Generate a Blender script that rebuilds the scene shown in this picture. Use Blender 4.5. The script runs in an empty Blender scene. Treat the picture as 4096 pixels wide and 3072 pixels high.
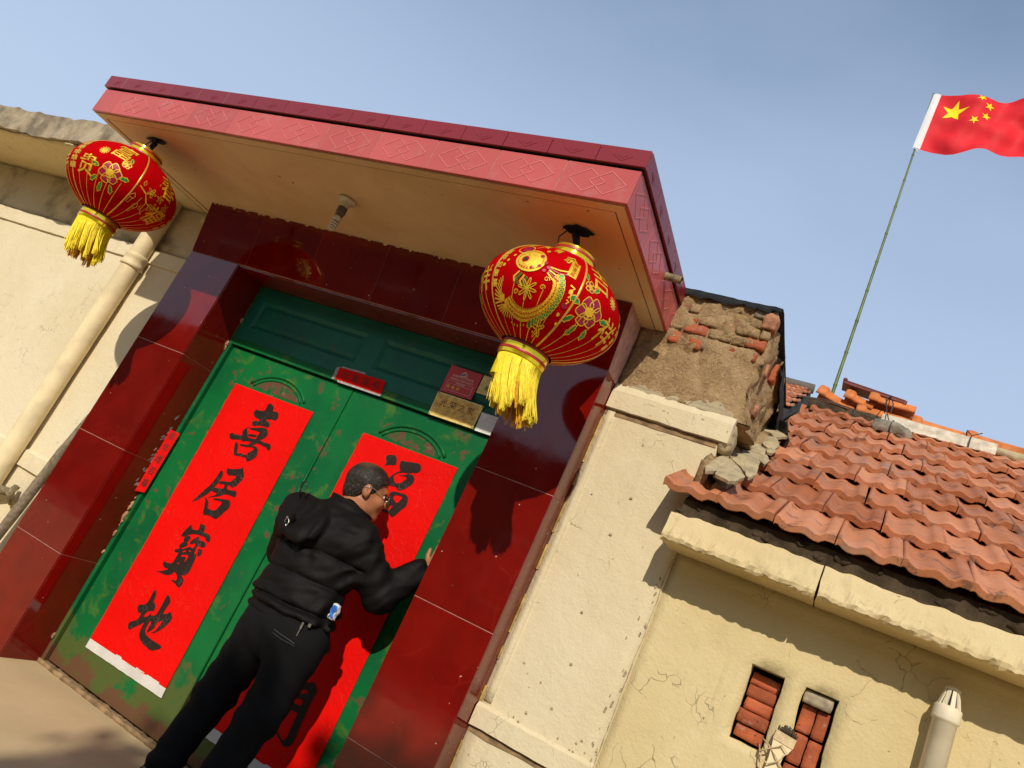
import bpy, bmesh, math, random
import numpy as np
from mathutils import Vector, Matrix, noise
from mathutils.geometry import tessellate_polygon

R = math.radians
rnd = random.Random(7)
C = bpy.context.scene.collection
scene = bpy.context.scene

# ------------------------------------------------------------------ camera
cam_d = bpy.data.cameras.new('camera')
cam = bpy.data.objects.new('camera', cam_d)
C.objects.link(cam)
right = Vector((0.85165, 0.32173, 0.41374))
down = Vector((0.26993, 0.40742, -0.87244))
fwd = Vector((-0.44926, 0.85469, 0.26014))
m = Matrix((right, -down, -fwd)).transposed().to_4x4()
m.translation = Vector((2.505, -2.920, 1.268))
cam.matrix_world = m
cam_d.sensor_fit = 'HORIZONTAL'
cam_d.sensor_width = 36.0
cam_d.lens = 36.0 * 3007.5 / 4096.0
cam_d.clip_start = 0.05
cam_d.clip_end = 3000
scene.camera = cam

# ------------------------------------------------------------------ sky, sun, exposure
SUNV = Vector((0.235, -1.0, 0.68)).normalized()          # towards the sun
elev = math.asin(SUNV.z)
world = bpy.data.worlds.new('World')
scene.world = world
world.use_nodes = True
wt = world.node_tree
wt.nodes.clear()
w_out = wt.nodes.new('ShaderNodeOutputWorld')
w_bg = wt.nodes.new('ShaderNodeBackground')
w_sky = wt.nodes.new('ShaderNodeTexSky')
w_sky.sky_type = 'NISHITA'
w_sky.sun_disc = False
w_sky.sun_elevation = elev
w_sky.sun_rotation = math.atan2(SUNV.x, SUNV.y)
w_sky.altitude = 0
w_sky.air_density = 1.5
w_sky.dust_density = 0.15
w_sky.ozone_density = 2.0
w_bg.inputs['Strength'].default_value = 0.13
# haze: the blue pales towards the horizon all round, with faint veils of high cloud
w_tc = wt.nodes.new('ShaderNodeTexCoord')
w_map = wt.nodes.new('ShaderNodeMapping')
w_map.inputs['Scale'].default_value = (1.0, 1.0, 2.2)
w_n = wt.nodes.new('ShaderNodeTexNoise')
w_n.inputs['Scale'].default_value = 2.1
w_n.inputs['Detail'].default_value = 5
w_n.inputs['Roughness'].default_value = 0.45
w_mr = wt.nodes.new('ShaderNodeMapRange')
w_mr.interpolation_type = 'SMOOTHSTEP'
w_mr.inputs['From Min'].default_value = 0.40
w_mr.inputs['From Max'].default_value = 0.75
w_mr.inputs['To Max'].default_value = 0.16
w_sep = wt.nodes.new('ShaderNodeSeparateXYZ')
w_h = wt.nodes.new('ShaderNodeMapRange')
w_h.interpolation_type = 'SMOOTHSTEP'
for k_, v_ in (('From Min', .40), ('From Max', .88), ('To Min', .74), ('To Max', .06)): w_h.inputs[k_].default_value = v_
w_add = wt.nodes.new('ShaderNodeMath')
w_add.operation = 'ADD'
w_add.use_clamp = True
w_mix = wt.nodes.new('ShaderNodeMix')
w_mix.data_type = 'RGBA'
w_mix.inputs['B'].default_value = (4.0, 4.95, 6.6, 1)
wt.links.new(w_tc.outputs['Generated'], w_map.inputs['Vector'])
wt.links.new(w_map.outputs['Vector'], w_n.inputs['Vector'])
wt.links.new(w_n.outputs['Fac'], w_mr.inputs['Value'])
wt.links.new(w_tc.outputs['Generated'], w_sep.inputs[0])
wt.links.new(w_sep.outputs['Z'], w_h.inputs['Value'])
wt.links.new(w_h.outputs['Result'], w_add.inputs[0])
wt.links.new(w_mr.outputs['Result'], w_add.inputs[1])
wt.links.new(w_add.outputs[0], w_mix.inputs['Factor'])
wt.links.new(w_sky.outputs['Color'], w_mix.inputs['A'])
wt.links.new(w_mix.outputs['Result'], w_bg.inputs['Color'])
wt.links.new(w_bg.outputs['Background'], w_out.inputs['Surface'])

sun_d = bpy.data.lights.new('sun', 'SUN')
sun_d.energy = 3.8
sun_d.angle = R(0.53)
sun_d.color = (1.0, 0.92, 0.78)
sun = bpy.data.objects.new('sun', sun_d)
C.objects.link(sun)
sun.rotation_euler = SUNV.to_track_quat('Z', 'Y').to_euler()
sun.location = (4, -8, 9)

scene.render.engine = 'CYCLES'
vs = scene.view_settings
vs.view_transform = 'Standard'
vs.look = 'None'
vs.exposure = 0.0
vs.gamma = 1.0
vs.use_curve_mapping = False
scene.cycles.max_bounces = 6

# ------------------------------------------------------------------ node helper
class NT:
    def __init__(s, name):
        s.mat = bpy.data.materials.new(name)
        s.mat.use_nodes = True
        s.t = s.mat.node_tree
        s.b = s.t.nodes['Principled BSDF']
        s.geo = s.t.nodes.new('ShaderNodeNewGeometry')
        s.pos = s.geo.outputs['Position']
        s._rand = None
    def n(s, kind): return s.t.nodes.new(kind)
    def put(s, sock, v):
        if isinstance(v, bpy.types.NodeSocket): s.t.links.new(v, sock)
        elif isinstance(v, (tuple, list)) and len(v) == 3 and sock.type == 'RGBA': sock.default_value = (*v, 1)
        else: sock.default_value = v
    def rand(s):
        if s._rand is None: s._rand = s.n('ShaderNodeObjectInfo').outputs['Random']
        return s._rand
    def noise(s, scale, detail=4, rough=.55, dist=0.0, vec=None, stretch=None):
        v = vec or s.pos
        if stretch:
            mp = s.n('ShaderNodeMapping'); s.put(mp.inputs['Vector'], v); mp.inputs['Scale'].default_value = stretch; v = mp.outputs['Vector']
        t = s.n('ShaderNodeTexNoise'); s.put(t.inputs['Vector'], v)
        t.inputs['Scale'].default_value = scale; t.inputs['Detail'].default_value = detail
        t.inputs['Roughness'].default_value = rough; t.inputs['Distortion'].default_value = dist
        return t.outputs['Fac']
    def warp(s, scale, amt):
        t = s.n('ShaderNodeTexNoise'); s.put(t.inputs['Vector'], s.pos); t.inputs['Scale'].default_value = scale; t.inputs['Detail'].default_value = 3
        sc = s.n('ShaderNodeVectorMath'); sc.operation = 'SCALE'; s.put(sc.inputs[0], t.outputs['Color']); sc.inputs['Scale'].default_value = amt
        ad = s.n('ShaderNodeVectorMath'); ad.operation = 'ADD'; s.put(ad.inputs[0], s.pos); s.put(ad.inputs[1], sc.outputs[0])
        return ad.outputs[0]
    def edge(s, scale, vec=None, feat='DISTANCE_TO_EDGE'):
        t = s.n('ShaderNodeTexVoronoi'); t.feature = feat; s.put(t.inputs['Vector'], vec or s.pos); t.inputs['Scale'].default_value = scale
        return t.outputs['Distance']
    def mr(s, v, a, b, c=0.0, d=1.0, smooth=True):
        t = s.n('ShaderNodeMapRange'); t.interpolation_type = 'SMOOTHSTEP' if smooth else 'LINEAR'
        s.put(t.inputs['Value'], v)
        for k, x in zip(('From Min', 'From Max', 'To Min', 'To Max'), (a, b, c, d)): t.inputs[k].default_value = x
        return t.outputs['Result']
    def mth(s, op, a, b=0.0):
        t = s.n('ShaderNodeMath'); t.operation = op; s.put(t.inputs[0], a); s.put(t.inputs[1], b); return t.outputs[0]
    def mix(s, f, a, b, blend='MIX'):
        t = s.n('ShaderNodeMix'); t.data_type = 'RGBA'; t.blend_type = blend
        s.put(t.inputs['Factor'], f); s.put(t.inputs['A'], a); s.put(t.inputs['B'], b); return t.outputs['Result']
    def xyz(s):
        t = s.n('ShaderNodeSeparateXYZ'); s.put(t.inputs[0], s.pos); return t.outputs
    def vary(s, col, lo=.85, hi=1.15):
        t = s.n('ShaderNodeHueSaturation'); s.put(t.inputs['Color'], col); s.put(t.inputs['Value'], s.mr(s.rand(), 0, 1, lo, hi, False)); return t.outputs['Color']
    def bump(s, h, strength=.3, dist=.01, prev=None):
        t = s.n('ShaderNodeBump'); s.put(t.inputs['Height'], h); t.inputs['Strength'].default_value = strength; t.inputs['Distance'].default_value = dist
        if prev: s.put(t.inputs['Normal'], prev)
        return t.outputs['Normal']
    def done(s, col, rough=.8, normal=None, metal=0.0, spec=.5, coat=0.0, sheen=0.0, trans=0.0, emit=None):
        b = s.b
        s.put(b.inputs['Base Color'], col); s.put(b.inputs['Roughness'], rough); s.put(b.inputs['Metallic'], metal)
        s.put(b.inputs['Specular IOR Level'], spec); s.put(b.inputs['Coat Weight'], coat); s.put(b.inputs['Sheen Weight'], sheen)
        s.put(b.inputs['Transmission Weight'], trans)
        if normal: s.put(b.inputs['Normal'], normal)
        return s.mat

def plain(name, col, rough=.7, metal=0.0, var=.18, scale=25, bump=.15, spec=.5, lo=None):
    t = NT(name)
    nz = t.noise(scale, 5)
    c = t.mix(t.mr(nz, .3, .7), tuple(x*(1-var) for x in col), tuple(min(1, x*(1+var)) for x in col))
    if lo: c = t.vary(c, lo, 2-lo)
    return t.done(c, rough, t.bump(t.noise(scale*6, 4), bump, .004) if bump else None, metal, spec)

def cream_paint(name, base, dirt, crack_amt=.8, dirt_amt=.5):
    t = NT(name)
    big = t.noise(1.7, 5, .6)
    c = t.mix(t.mr(big, .35, .7), base, tuple(x*y for x, y in zip(base, (.92, .90, .84))))
    st = t.noise(5, 6, .65, .3, stretch=(1, 1, .35))
    c = t.mix(t.mth('MULTIPLY', t.mr(st, .56, .80), dirt_amt), c, dirt)
    wv = t.warp(9, .14)
    e1 = t.edge(8.5, wv)
    msk = t.mr(t.noise(4.6, 4, .6), .55, .63)
    cr = t.mth('MULTIPLY', t.mr(e1, .0, .016, 1, 0), msk)
    c = t.mix(t.mth('MULTIPLY', cr, crack_amt), c, tuple(x*.38 for x in dirt))
    streak = t.mth('MULTIPLY', t.mr(t.noise(26, 4, .6, .2, stretch=(1, 1, .06)), .54, .74), t.mr(t.noise(1.5, 3), .45, .65))
    c = t.mix(t.mth('MULTIPLY', streak, dirt_amt*.6), c, dirt)
    sp = t.mth('MULTIPLY', t.mr(t.noise(34, 3, .6), .68, .74), t.mr(t.noise(3.1, 2), .5, .65))
    c = t.mix(t.mth('MULTIPLY', sp, .75), c, tuple(x*.45 for x in dirt))
    h = t.mth('ADD', t.mth('MULTIPLY', t.noise(95, 4, .6), .5), t.mth('MULTIPLY', t.noise(14, 5, .6), 1.1))
    h = t.mth('SUBTRACT', h, t.mth('MULTIPLY', cr, .8))
    return t.done(c, .75, t.bump(h, .5, .010), spec=.15)

M = {}
M['cream'] = cream_paint('cream_wall_paint', (.72, .625, .435), (.40, .31, .17), .22, .30)
M['cream_dimmed'] = cream_paint('cream_wall_paint_dimmed', (.66, .56, .37), (.36, .27, .15), .5, .42)  # left wall's cream paint, dimmed: lens falloff and gloss put into the colour
M['cream_right'] = cream_paint('yellowish_wall_paint', (.63, .515, .285), (.34, .25, .12), .5, .5)
M['cream_eave'] = cream_paint('eave_paint', (.63, .50, .275), (.30, .22, .11), .5, .5)
def stained():
    t = NT('stained_plaster')
    a = t.noise(4, 6, .65, .4)
    c = t.mix(t.mr(a, .38, .66), (.62, .51, .31), (.24, .19, .12))
    c = t.mix(t.mr(t.noise(1.8, 4), .42, .6), c, (.58, .49, .32))
    return t.done(c, .9, t.bump(t.noise(30, 6, .65), .5, .012), spec=.2)
M['stained'] = stained()
def soffit():
    t = NT('soffit_paint')
    x = t.xyz()
    a = t.noise(2.4, 5, .6, .5)
    c = t.mix(t.mr(a, .3, .7), (.70, .50, .29), (.60, .40, .21))
    # orange bounce light from the right lantern, painted into the soffit colour
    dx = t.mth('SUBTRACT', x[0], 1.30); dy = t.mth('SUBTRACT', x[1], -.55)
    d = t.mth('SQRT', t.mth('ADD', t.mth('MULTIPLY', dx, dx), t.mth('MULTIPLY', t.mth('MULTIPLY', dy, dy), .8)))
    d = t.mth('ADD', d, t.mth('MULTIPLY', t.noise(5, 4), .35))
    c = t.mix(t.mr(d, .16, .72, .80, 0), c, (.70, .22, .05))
    sp = t.mr(t.noise(26, 2, .5), .73, .76)
    c = t.mix(t.mth('MULTIPLY', sp, .7), c, (.10, .05, .03))
    return t.done(c, .8, t.bump(t.noise(40, 4), .2, .006), spec=.2)
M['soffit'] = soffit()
def glaze():
    t = NT('oxblood_glazed_tile')
    wv = t.warp(3, .5)
    vein = t.mr(t.edge(4.5, wv), 0, .05, 1, 0)
    vein = t.mth('MULTIPLY', vein, t.mr(t.noise(4, 3), .5, .75))
    c = t.mix(t.mr(t.noise(6, 4), .3, .7), (.172, .0052, .0024), (.132, .0038, .0018))
    c = t.mix(t.mth('MULTIPLY', vein, .30), c, (.28, .022, .012))
    sp = t.mr(t.noise(55, 1, .4), .78, .80)
    c = t.mix(sp, c, (.5, .33, .24))
    c = t.vary(c, .9, 1.1)
    dust = t.mr(t.noise(9, 5), .35, .75, .04, .12)
    return t.done(c, dust, t.bump(t.noise(16, 2), .03, .004), spec=.55)
M['glaze'] = glaze()
M['grout'] = plain('pale_grout', (.42, .22, .17), .9, 0, .2)
def fascia(name, col, spec):
    t = NT(name)
    c = t.mix(t.mr(t.noise(3, 4), .3, .7), col, tuple(x*.9 for x in col))
    c = t.vary(c, .93, 1.07)
    dust = t.mr(t.noise(12, 5, .6), .5, .8)
    c = t.mix(t.mth('MULTIPLY', dust, .25), c, (.52, .28, .25))
    return t.done(c, t.mr(t.noise(8, 3), .3, .7, .22, .4), t.bump(t.noise(70, 3), .06, .003), spec=spec)
M['pink'] = fascia('pink_relief_tile', (.52, .102, .094), .22)
def bandm():
    t = NT('crimson_hatched_tile')
    x = t.xyz()
    s1 = t.mth('SINE', t.mth('MULTIPLY', t.mth('ADD', t.mth('ADD', x[0], x[1]), x[2]), 620.0))
    s2 = t.mth('SINE', t.mth('MULTIPLY', t.mth('SUBTRACT', t.mth('ADD', x[0], x[1]), x[2]), 620.0))
    s1 = t.mth('MULTIPLY', s1, s2)
    c = t.mix(t.mr(s1, -.6, .6), (.250, .018, .024), (.195, .013, .018))
    c = t.vary(c, .92, 1.08)
    return t.done(c, .32, t.bump(s1, .12, .002), spec=.4)
M['band'] = bandm()
M['black_gap'] = plain('dark_recess_fill', (.022, .016, .012), .9, 0, .3)  # near-black colour shared by groove, niche, cowl and gate backings
def mud():
    t = NT('straw_mud_plaster')
    fib = t.noise(42, 6, .7, 1.2)
    c = t.mix(t.mr(fib, .3, .7), (.50, .335, .170), (.24, .150, .072))
    c = t.mix(t.mth('MULTIPLY', t.mr(t.noise(4, 5), .42, .62), .6), c, (.52, .355, .185), 'MIX')
    c = t.mix(t.mr(t.noise(9, 4, .6), .60, .72), c, (.26, .12, .06))
    h = t.mth('ADD', fib, t.mth('MULTIPLY', t.noise(110, 5, .7, .8), .6))
    return t.done(c, .95, t.bump(h, .9, .016), spec=.1)
M['mud'] = mud()
def brickm():
    t = NT('fired_brick')
    c = t.mix(t.mr(t.noise(12, 5), .3, .7), (.44, .115, .048), (.28, .070, .032))
    c = t.vary(c, .72, 1.2)
    c = t.mix(t.mth('MULTIPLY', t.mr(t.noise(24, 5, .65), .55, .75), .6), c, (.50, .30, .21))
    c = t.mix(t.mr(t.noise(60, 3), .66, .74), c, (.08, .03, .02))
    return t.done(c, .9, t.bump(t.noise(90, 5, .65), .5, .006), spec=.2)
M['brick'] = brickm()
M['mud_brick'] = plain('muddy_brick', (.34, .155, .085), .95, 0, .4, 22, .6, .1)
M['cement_brick'] = plain('grey_cement_block', (.33, .27, .19), .95, 0, .3, 40, .6, .2)
def rooft():
    t = NT('terracotta_roof_tile')
    r = t.rand()
    c = t.mix(t.mr(r, .0, 1.0, 0, 1, False), (.47, .145, .052), (.50, .200, .095))
    c = t.mix(t.mr(t.noise(7, 5, .6), .44, .70), c, (.52, .215, .115))
    c = t.mix(t.mth('MULTIPLY', t.mr(t.noise(13, 6, .7, .4), .53, .68), .85), c, (.14, .070, .045))
    c = t.mix(t.mth('MULTIPLY', t.mr(t.noise(5, 4, .6), .56, .70), .6), c, (.27, .19, .15))
    c = t.vary(c, .74, 1.16)
    h = t.mth('ADD', t.noise(120, 4, .6), t.mth('MULTIPLY', t.noise(22, 4), .8))
    return t.done(c, t.mr(t.noise(9, 3), .35, .65, .55, .85), t.bump(h, .3, .005), spec=.35)
M['roof'] = rooft()
M['ridge'] = plain('orange_ridge_tile', (.54, .165, .045), .75, 0, .22, 14, .25, .3, .9)
M['darkred_tile'] = plain('dark_red_flat_tile', (.145, .028, .018), .6, 0, .25, 18, .3, .4)
M['mortar'] = plain('grey_brown_mortar', (.40, .32, .19), .95, 0, .22, 16, .6, .15)
M['concrete'] = plain('weathered_concrete', (.305, .245, .165), .95, 0, .38, 9, .8, .15)
M['pale_concrete'] = plain('pale_concrete', (.62, .55, .43), .9, 0, .2, 20, .4, .2)
M['stone'] = plain('grey_stone', (.235, .20, .15), .95, 0, .3, 14, .6, .2)
M['felt'] = plain('black_roofing_felt', (.022, .021, .021), .55, 0, .3, 30, .4, .5)
M['ground'] = None
def groundm():
    t = NT('beige_cement_floor')
    c = t.mix(t.mr(t.noise(1.6, 6, .6), .3, .7), (.58, .445, .245), (.49, .37, .20))
    c = t.mix(t.mth('MULTIPLY', t.mr(t.noise(40, 4, .6), .66, .74), .6), c, (.18, .125, .075))
    return t.done(c, .9, t.bump(t.noise(120, 5, .6), .3, .004), spec=.2)
M['ground'] = groundm()
def doorp(name, rust_mult):
    t = NT(name)
    x = t.xyz()
    c = t.mix(t.mr(t.noise(2.6, 5), .35, .65), (.0050, .140, .034), (.0038, .098, .030))
    wear = t.mth('MULTIPLY', t.mr(t.noise(7, 6, .65, .6), .55, .66), .55)
    c = t.mix(wear, c, (.085, .17, .025))
    scr = t.mr(t.noise(16, 5, .7, .3, stretch=(2.2, 1, .5)), .69, .74)
    c = t.mix(t.mth('MULTIPLY', scr, .85), c, (.30, .24, .10))
    low = t.mr(x[2], .02, .62, 1, 0)
    lv = t.mth('ADD', t.mth('MULTIPLY', low, .34), t.noise(5, 6, .65, .4))
    c = t.mix(t.mr(lv, .66, .76), c, (.075, .105, .026))
    vlow = t.mth('ADD', t.mr(x[2], .0, .22, .40, 0), t.noise(9, 5, .6))
    c = t.mix(t.mr(vlow, .70, .80), c, (.125, .060, .030))
    r = t.mr(t.noise(10, 6, .7), .60 + .1*(1-rust_mult), .66 + .1*(1-rust_mult))
    c = t.mix(t.mth('MULTIPLY', r, .85*rust_mult), c, (.14, .062, .036))
    h = t.mth('ADD', t.noise(60, 5, .6), t.mth('MULTIPLY', r, .6))
    return t.done(c, t.mr(t.noise(6, 4), .3, .7, .28, .5), t.bump(h, .14, .004), spec=.22)
M['green'] = doorp('green_gate_paint', .25)
M['green_worn'] = doorp('green_gate_paint_rusted', 1.0)
def rustp():
    t = NT('rusted_green_panel')
    c = t.mix(t.mr(t.noise(14, 6, .65, .5), .46, .56), (.0075, .105, .025), (.125, .060, .035))
    c = t.mix(t.mr(t.noise(30, 5, .7), .56, .68), c, (.20, .12, .075))
    return t.done(c, .8, t.bump(t.noise(60, 5, .6), .3, .004), spec=.2)
M['rust_panel'] = rustp()
def shaded_greenm():  # green gate paint with the transom's bluish skylit shade put into its colour
    t = NT('dusty_green_paint_in_shade')
    c = t.mix(t.mr(t.noise(4, 6, .65), .3, .7), (.0050, .150, .098), (.0040, .105, .078))
    c = t.mix(t.mth('MULTIPLY', t.mr(t.noise(9, 6, .7), .60, .70), .45), c, (.10, .065, .035))
    return t.done(c, .55, t.bump(t.noise(60, 5), .2, .004), spec=.4)
M['shaded_green'] = shaded_greenm()
def paper():
    t = NT('vermilion_paper')
    c = t.mix(t.mr(t.noise(3, 4), .3, .7), (.78, .0032, .0010), (.71, .0026, .0008))
    wv = t.warp(5, .3)
    cre = t.mr(t.edge(7, wv), 0, .05, 1, 0)
    cr2 = t.mth('MULTIPLY', t.mr(t.edge(22, t.warp(11, .12)), 0, .05, 1, 0), t.mr(t.noise(7, 3), .48, .62))
    c = t.mix(t.mth('MULTIPLY', cr2, .35), c, (.88, .03, .015))
    h = t.mth('ADD', t.mth('ADD', t.mth('MULTIPLY', cre, .25), t.mth('MULTIPLY', cr2, .5)), t.noise(17, 5, .6, .8))
    return t.done(c, .62, t.bump(h, .40, .007), spec=.12)
M['paper'] = paper()
def inkm():
    t = NT('black_ink')
    wv = t.warp(18, .06)
    cre = t.mth('MULTIPLY', t.mr(t.edge(34, wv), 0, .07, 1, 0), t.mr(t.noise(11, 3), .50, .62))
    c = t.mix(t.mth('MULTIPLY', cre, .5), (.019, .010, .007), (.13, .09, .07))
    return t.done(c, .6, t.bump(t.mth('ADD', t.noise(70, 5, .7, .8), cre), .35, .005), spec=.3)
M['ink'] = inkm()
M['ink_flat'] = plain('dark_print', (.02, .012, .01), .6, 0, .1, 30, 0)
M['white_paper'] = plain('white_paper_strip', (.62, .58, .53), .8, 0, .08, 14, .3)
M['torn_paper'] = plain('torn_paper_residue', (.42, .36, .36), .9, 0, .3, 60, .3)
M['foam'] = plain('old_expanding_foam', (.40, .235, .12), .9, 0, .35, 30, .5, .2)
M['bedding'] = plain('dark_bedding_mortar', (.060, .042, .026), .95, 0, .4, 16, .6, .1)
M['brown_mortar'] = plain('brown_threshold_mortar', (.26, .17, .09), .95, 0, .35, 20, .7, .1)
M['plaque_red'] = plain('red_enamel_plaque', (.62, .045, .052), .45, 0, .08, 12, 0)
M['plaque_print'] = plain('pale_print', (.95, .70, .62), .5, 0, .05, 12, 0)
M['plaque_blue'] = plain('blue_print', (.07, .16, .42), .5, 0, .05, 12, 0)
M['star_gold'] = plain('yellow_star_print', (.80, .46, .10), .5, 0, .05, 12, 0)
M['brass'] = plain('brushed_brass', (.90, .66, .24), .45, .25, .2, 24, .2)
M['brass_dark'] = plain('embossed_brass', (.82, .50, .11), .42, .25, .25, 40, .5)
M['gilt'] = plain('gilt_border', (.95, .66, .22), .35, .3, .2, 40, .3)
M['silver'] = plain('brushed_steel_plaque', (.78, .76, .70), .45, .15, .1, 20, .1)
M['silver_print'] = plain('white_print', (.98, .97, .93), .5, 0, .02, 12, 0)
M['bluetrim'] = plain('blue_plate_edge', (.012, .02, .14), .4)
M['red_print'] = plain('dark_red_lettering', (.16, .012, .008), .5, 0, .05, 12, 0)
def velvet():
    t = NT('red_flocked_cloth')
    c = t.mix(t.mr(t.noise(9, 3), .3, .7), (.46, .0010, .0028), (.40, .0008, .0022))
    return t.done(c, .95, t.bump(t.noise(500, 2), .15, .001), spec=.02)
M['velvet'] = velvet()
M['gold'] = plain('gold_foil_print', (.86, .50, .022), .38, .35, .2, 90, .4, .6)
M['goldline'] = plain('gold_cord', (.72, .40, .06), .35, .4, .15, 60, .1)
M['goldring'] = plain('shiny_gold_band', (.98, .66, .02), .13, .75, .1, 6, .05, .7)
M['redring'] = plain('red_ribbon_stripe', (.40, .012, .012), .4, 0, .1)
M['magenta'] = plain('magenta_foil', (.34, .003, .035), .4, .1, .25, 60, .3)
M['greenfoil'] = plain('green_foil', (.03, .22, .04), .35, .2, .35, 60, .3)
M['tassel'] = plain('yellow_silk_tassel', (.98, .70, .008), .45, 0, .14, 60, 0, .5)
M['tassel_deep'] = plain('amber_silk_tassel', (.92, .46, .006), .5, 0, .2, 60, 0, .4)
M['black_tape'] = plain('black_tar_patch', (.010, .009, .008), .7, 0, .3, 60, .6)
M['wire'] = plain('dark_wire', (.035, .025, .022), .5)
M['pvc'] = plain('painted_pvc_pipe', (.74, .61, .37), .55, 0, .12, 7, .15, .4)
M['pvc_white'] = plain('white_pvc_pipe', (.68, .60, .44), .5, 0, .1, 10, .1, .4)
M['conduit'] = plain('grey_flexible_conduit', (.225, .175, .12), .85, 0, .3, 40, .5, .2)
M['rusty'] = plain('dirty_metal', (.22, .17, .09), .8, .1, .5, 60, .6)
M['lampwhite'] = plain('dusty_white_plastic', (.60, .50, .36), .5, 0, .15, 30, .1)
M['lampdark'] = plain('dusty_lamp_collar', (.12, .09, .06), .6, .2, .2)
M['steel'] = plain('bright_steel', (.55, .52, .45), .3, .9, .1)
M['yellow_edge'] = plain('ochre_paint_edge', (.42, .30, .11), .9, 0, .35, 25, .5, .1)
M['flag'] = plain('red_flag_cloth', (.66, .012, .020), .7, 0, .06, 5, .05, .3)
M['flagstar'] = plain('yellow_flag_star', (.86, .66, .01), .7, 0, .05, 5, 0, .3)
M['flagsleeve'] = plain('white_flag_sleeve', (.72, .70, .70), .8, 0, .05, 5, 0, .3)
M['bamboo'] = plain('green_bamboo', (.105, .135, .028), .45, 0, .35, 5, .1, .45)
M['bristle'] = plain('dark_brush_bristles', (.07, .05, .03), .8, 0, .4, 80, .5)
M['brushwood'] = plain('worn_brush_wood', (.60, .45, .25), .7, 0, .25, 30, .3)
M['farwall'] = plain('opposite_house_render', (.13, .105, .075), .9, 0, .15, 3, .2)
M['lane'] = plain('added_dark_lane_asphalt', (.055, .050, .044), .95, 0, .25, 6, .3, .2)
M['grey_ridge'] = plain('grey_ridge_cap', (.13, .105, .09), .7, 0, .2)
M['bark'] = plain('tree_bark', (.11, .08, .05), .95, 0, .4, 20, .8, .1)
M['leaf'] = plain('tree_foliage', (.05, .09, .022), .7, 0, .4, 3, 0, .3)
M['glassdark'] = plain('window_glass', (.02, .024, .028), .08, 0, .1, 3, 0, .6)
def skinm():
    t = NT('skin')
    c = t.mix(t.mr(t.noise(14, 4), .3, .7), (.40, .150, .062), (.32, .110, .044))
    return t.done(c, .48, t.bump(t.noise(160, 3), .08, .002), spec=.4)
M['skin'] = skinm()
def hairm():
    t = NT('grey_flecked_hair')
    s1 = t.noise(330, 3, .7, .3, stretch=(1, 1, .22))
    gx = t.mr(t.noise(16, 3), .38, .62, 0, 1)
    c = t.mix(t.mth('MULTIPLY', t.mr(s1, .52, .68), t.mr(gx, 0, 1, .25, .75)), (.017, .012, .009), (.20, .16, .12))
    x = t.xyz()
    dx = t.mth('SUBTRACT', x[0], .485); dz = t.mth('SUBTRACT', x[2], 1.585); dy = t.mth('SUBTRACT', x[1], -.02)
    d = t.mth('SQRT', t.mth('ADD', t.mth('ADD', t.mth('MULTIPLY', dx, dx), t.mth('MULTIPLY', dy, dy)), t.mth('MULTIPLY', dz, dz)))
    c = t.mix(t.mr(d, .02, .075, .55, 0), c, (.19, .085, .045))
    return t.done(c, .5, t.bump(s1, .7, .003), spec=.25)
M['hair'] = hairm()
def cloth(name, col, rough, sc, amt):
    t = NT(name)
    c = t.mix(t.mr(t.noise(6, 5), .3, .7), col, tuple(x*.75 for x in col))
    h = t.mth('ADD', t.mth('MULTIPLY', t.noise(sc, 5, .55, 1.0), 1.0), t.mth('MULTIPLY', t.noise(420, 2), .05))
    return t.done(c, rough, t.bump(h, amt, .012), spec=.14)
M['jacket'] = cloth('black_padded_nylon', (.0062, .0048, .0042), .66, 22, .22)
M['trousers'] = cloth('black_trouser_cloth', (.0072, .0070, .0074), .85, 10, .30)
M['pink_line'] = plain('pink_relief_line', (.66, .16, .14), .45, 0, .08)
M['peel'] = plain('peeled_plaster_edge', (.36, .28, .165), .95, 0, .4, 40, .5, .1)
M['residue'] = plain('paste_and_rust_residue', (.105, .085, .030), .9, 0, .5, 30, .4, .1)
M['trouser_seam'] = plain('trouser_piping', (.022, .022, .025), .6, 0, .2)
M['shoe'] = plain('black_shoe_leather', (.012, .011, .011), .4)
M['lens'] = plain('dark_lens', (.01, .008, .007), .05, 0, .1, 10, 0, .8)
M['packet_white'] = plain('white_wrapper', (.72, .70, .66), .5, 0, .05)
M['packet_blue'] = plain('blue_wrapper_print', (.02, .17, .62), .5, 0, .05)

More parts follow.
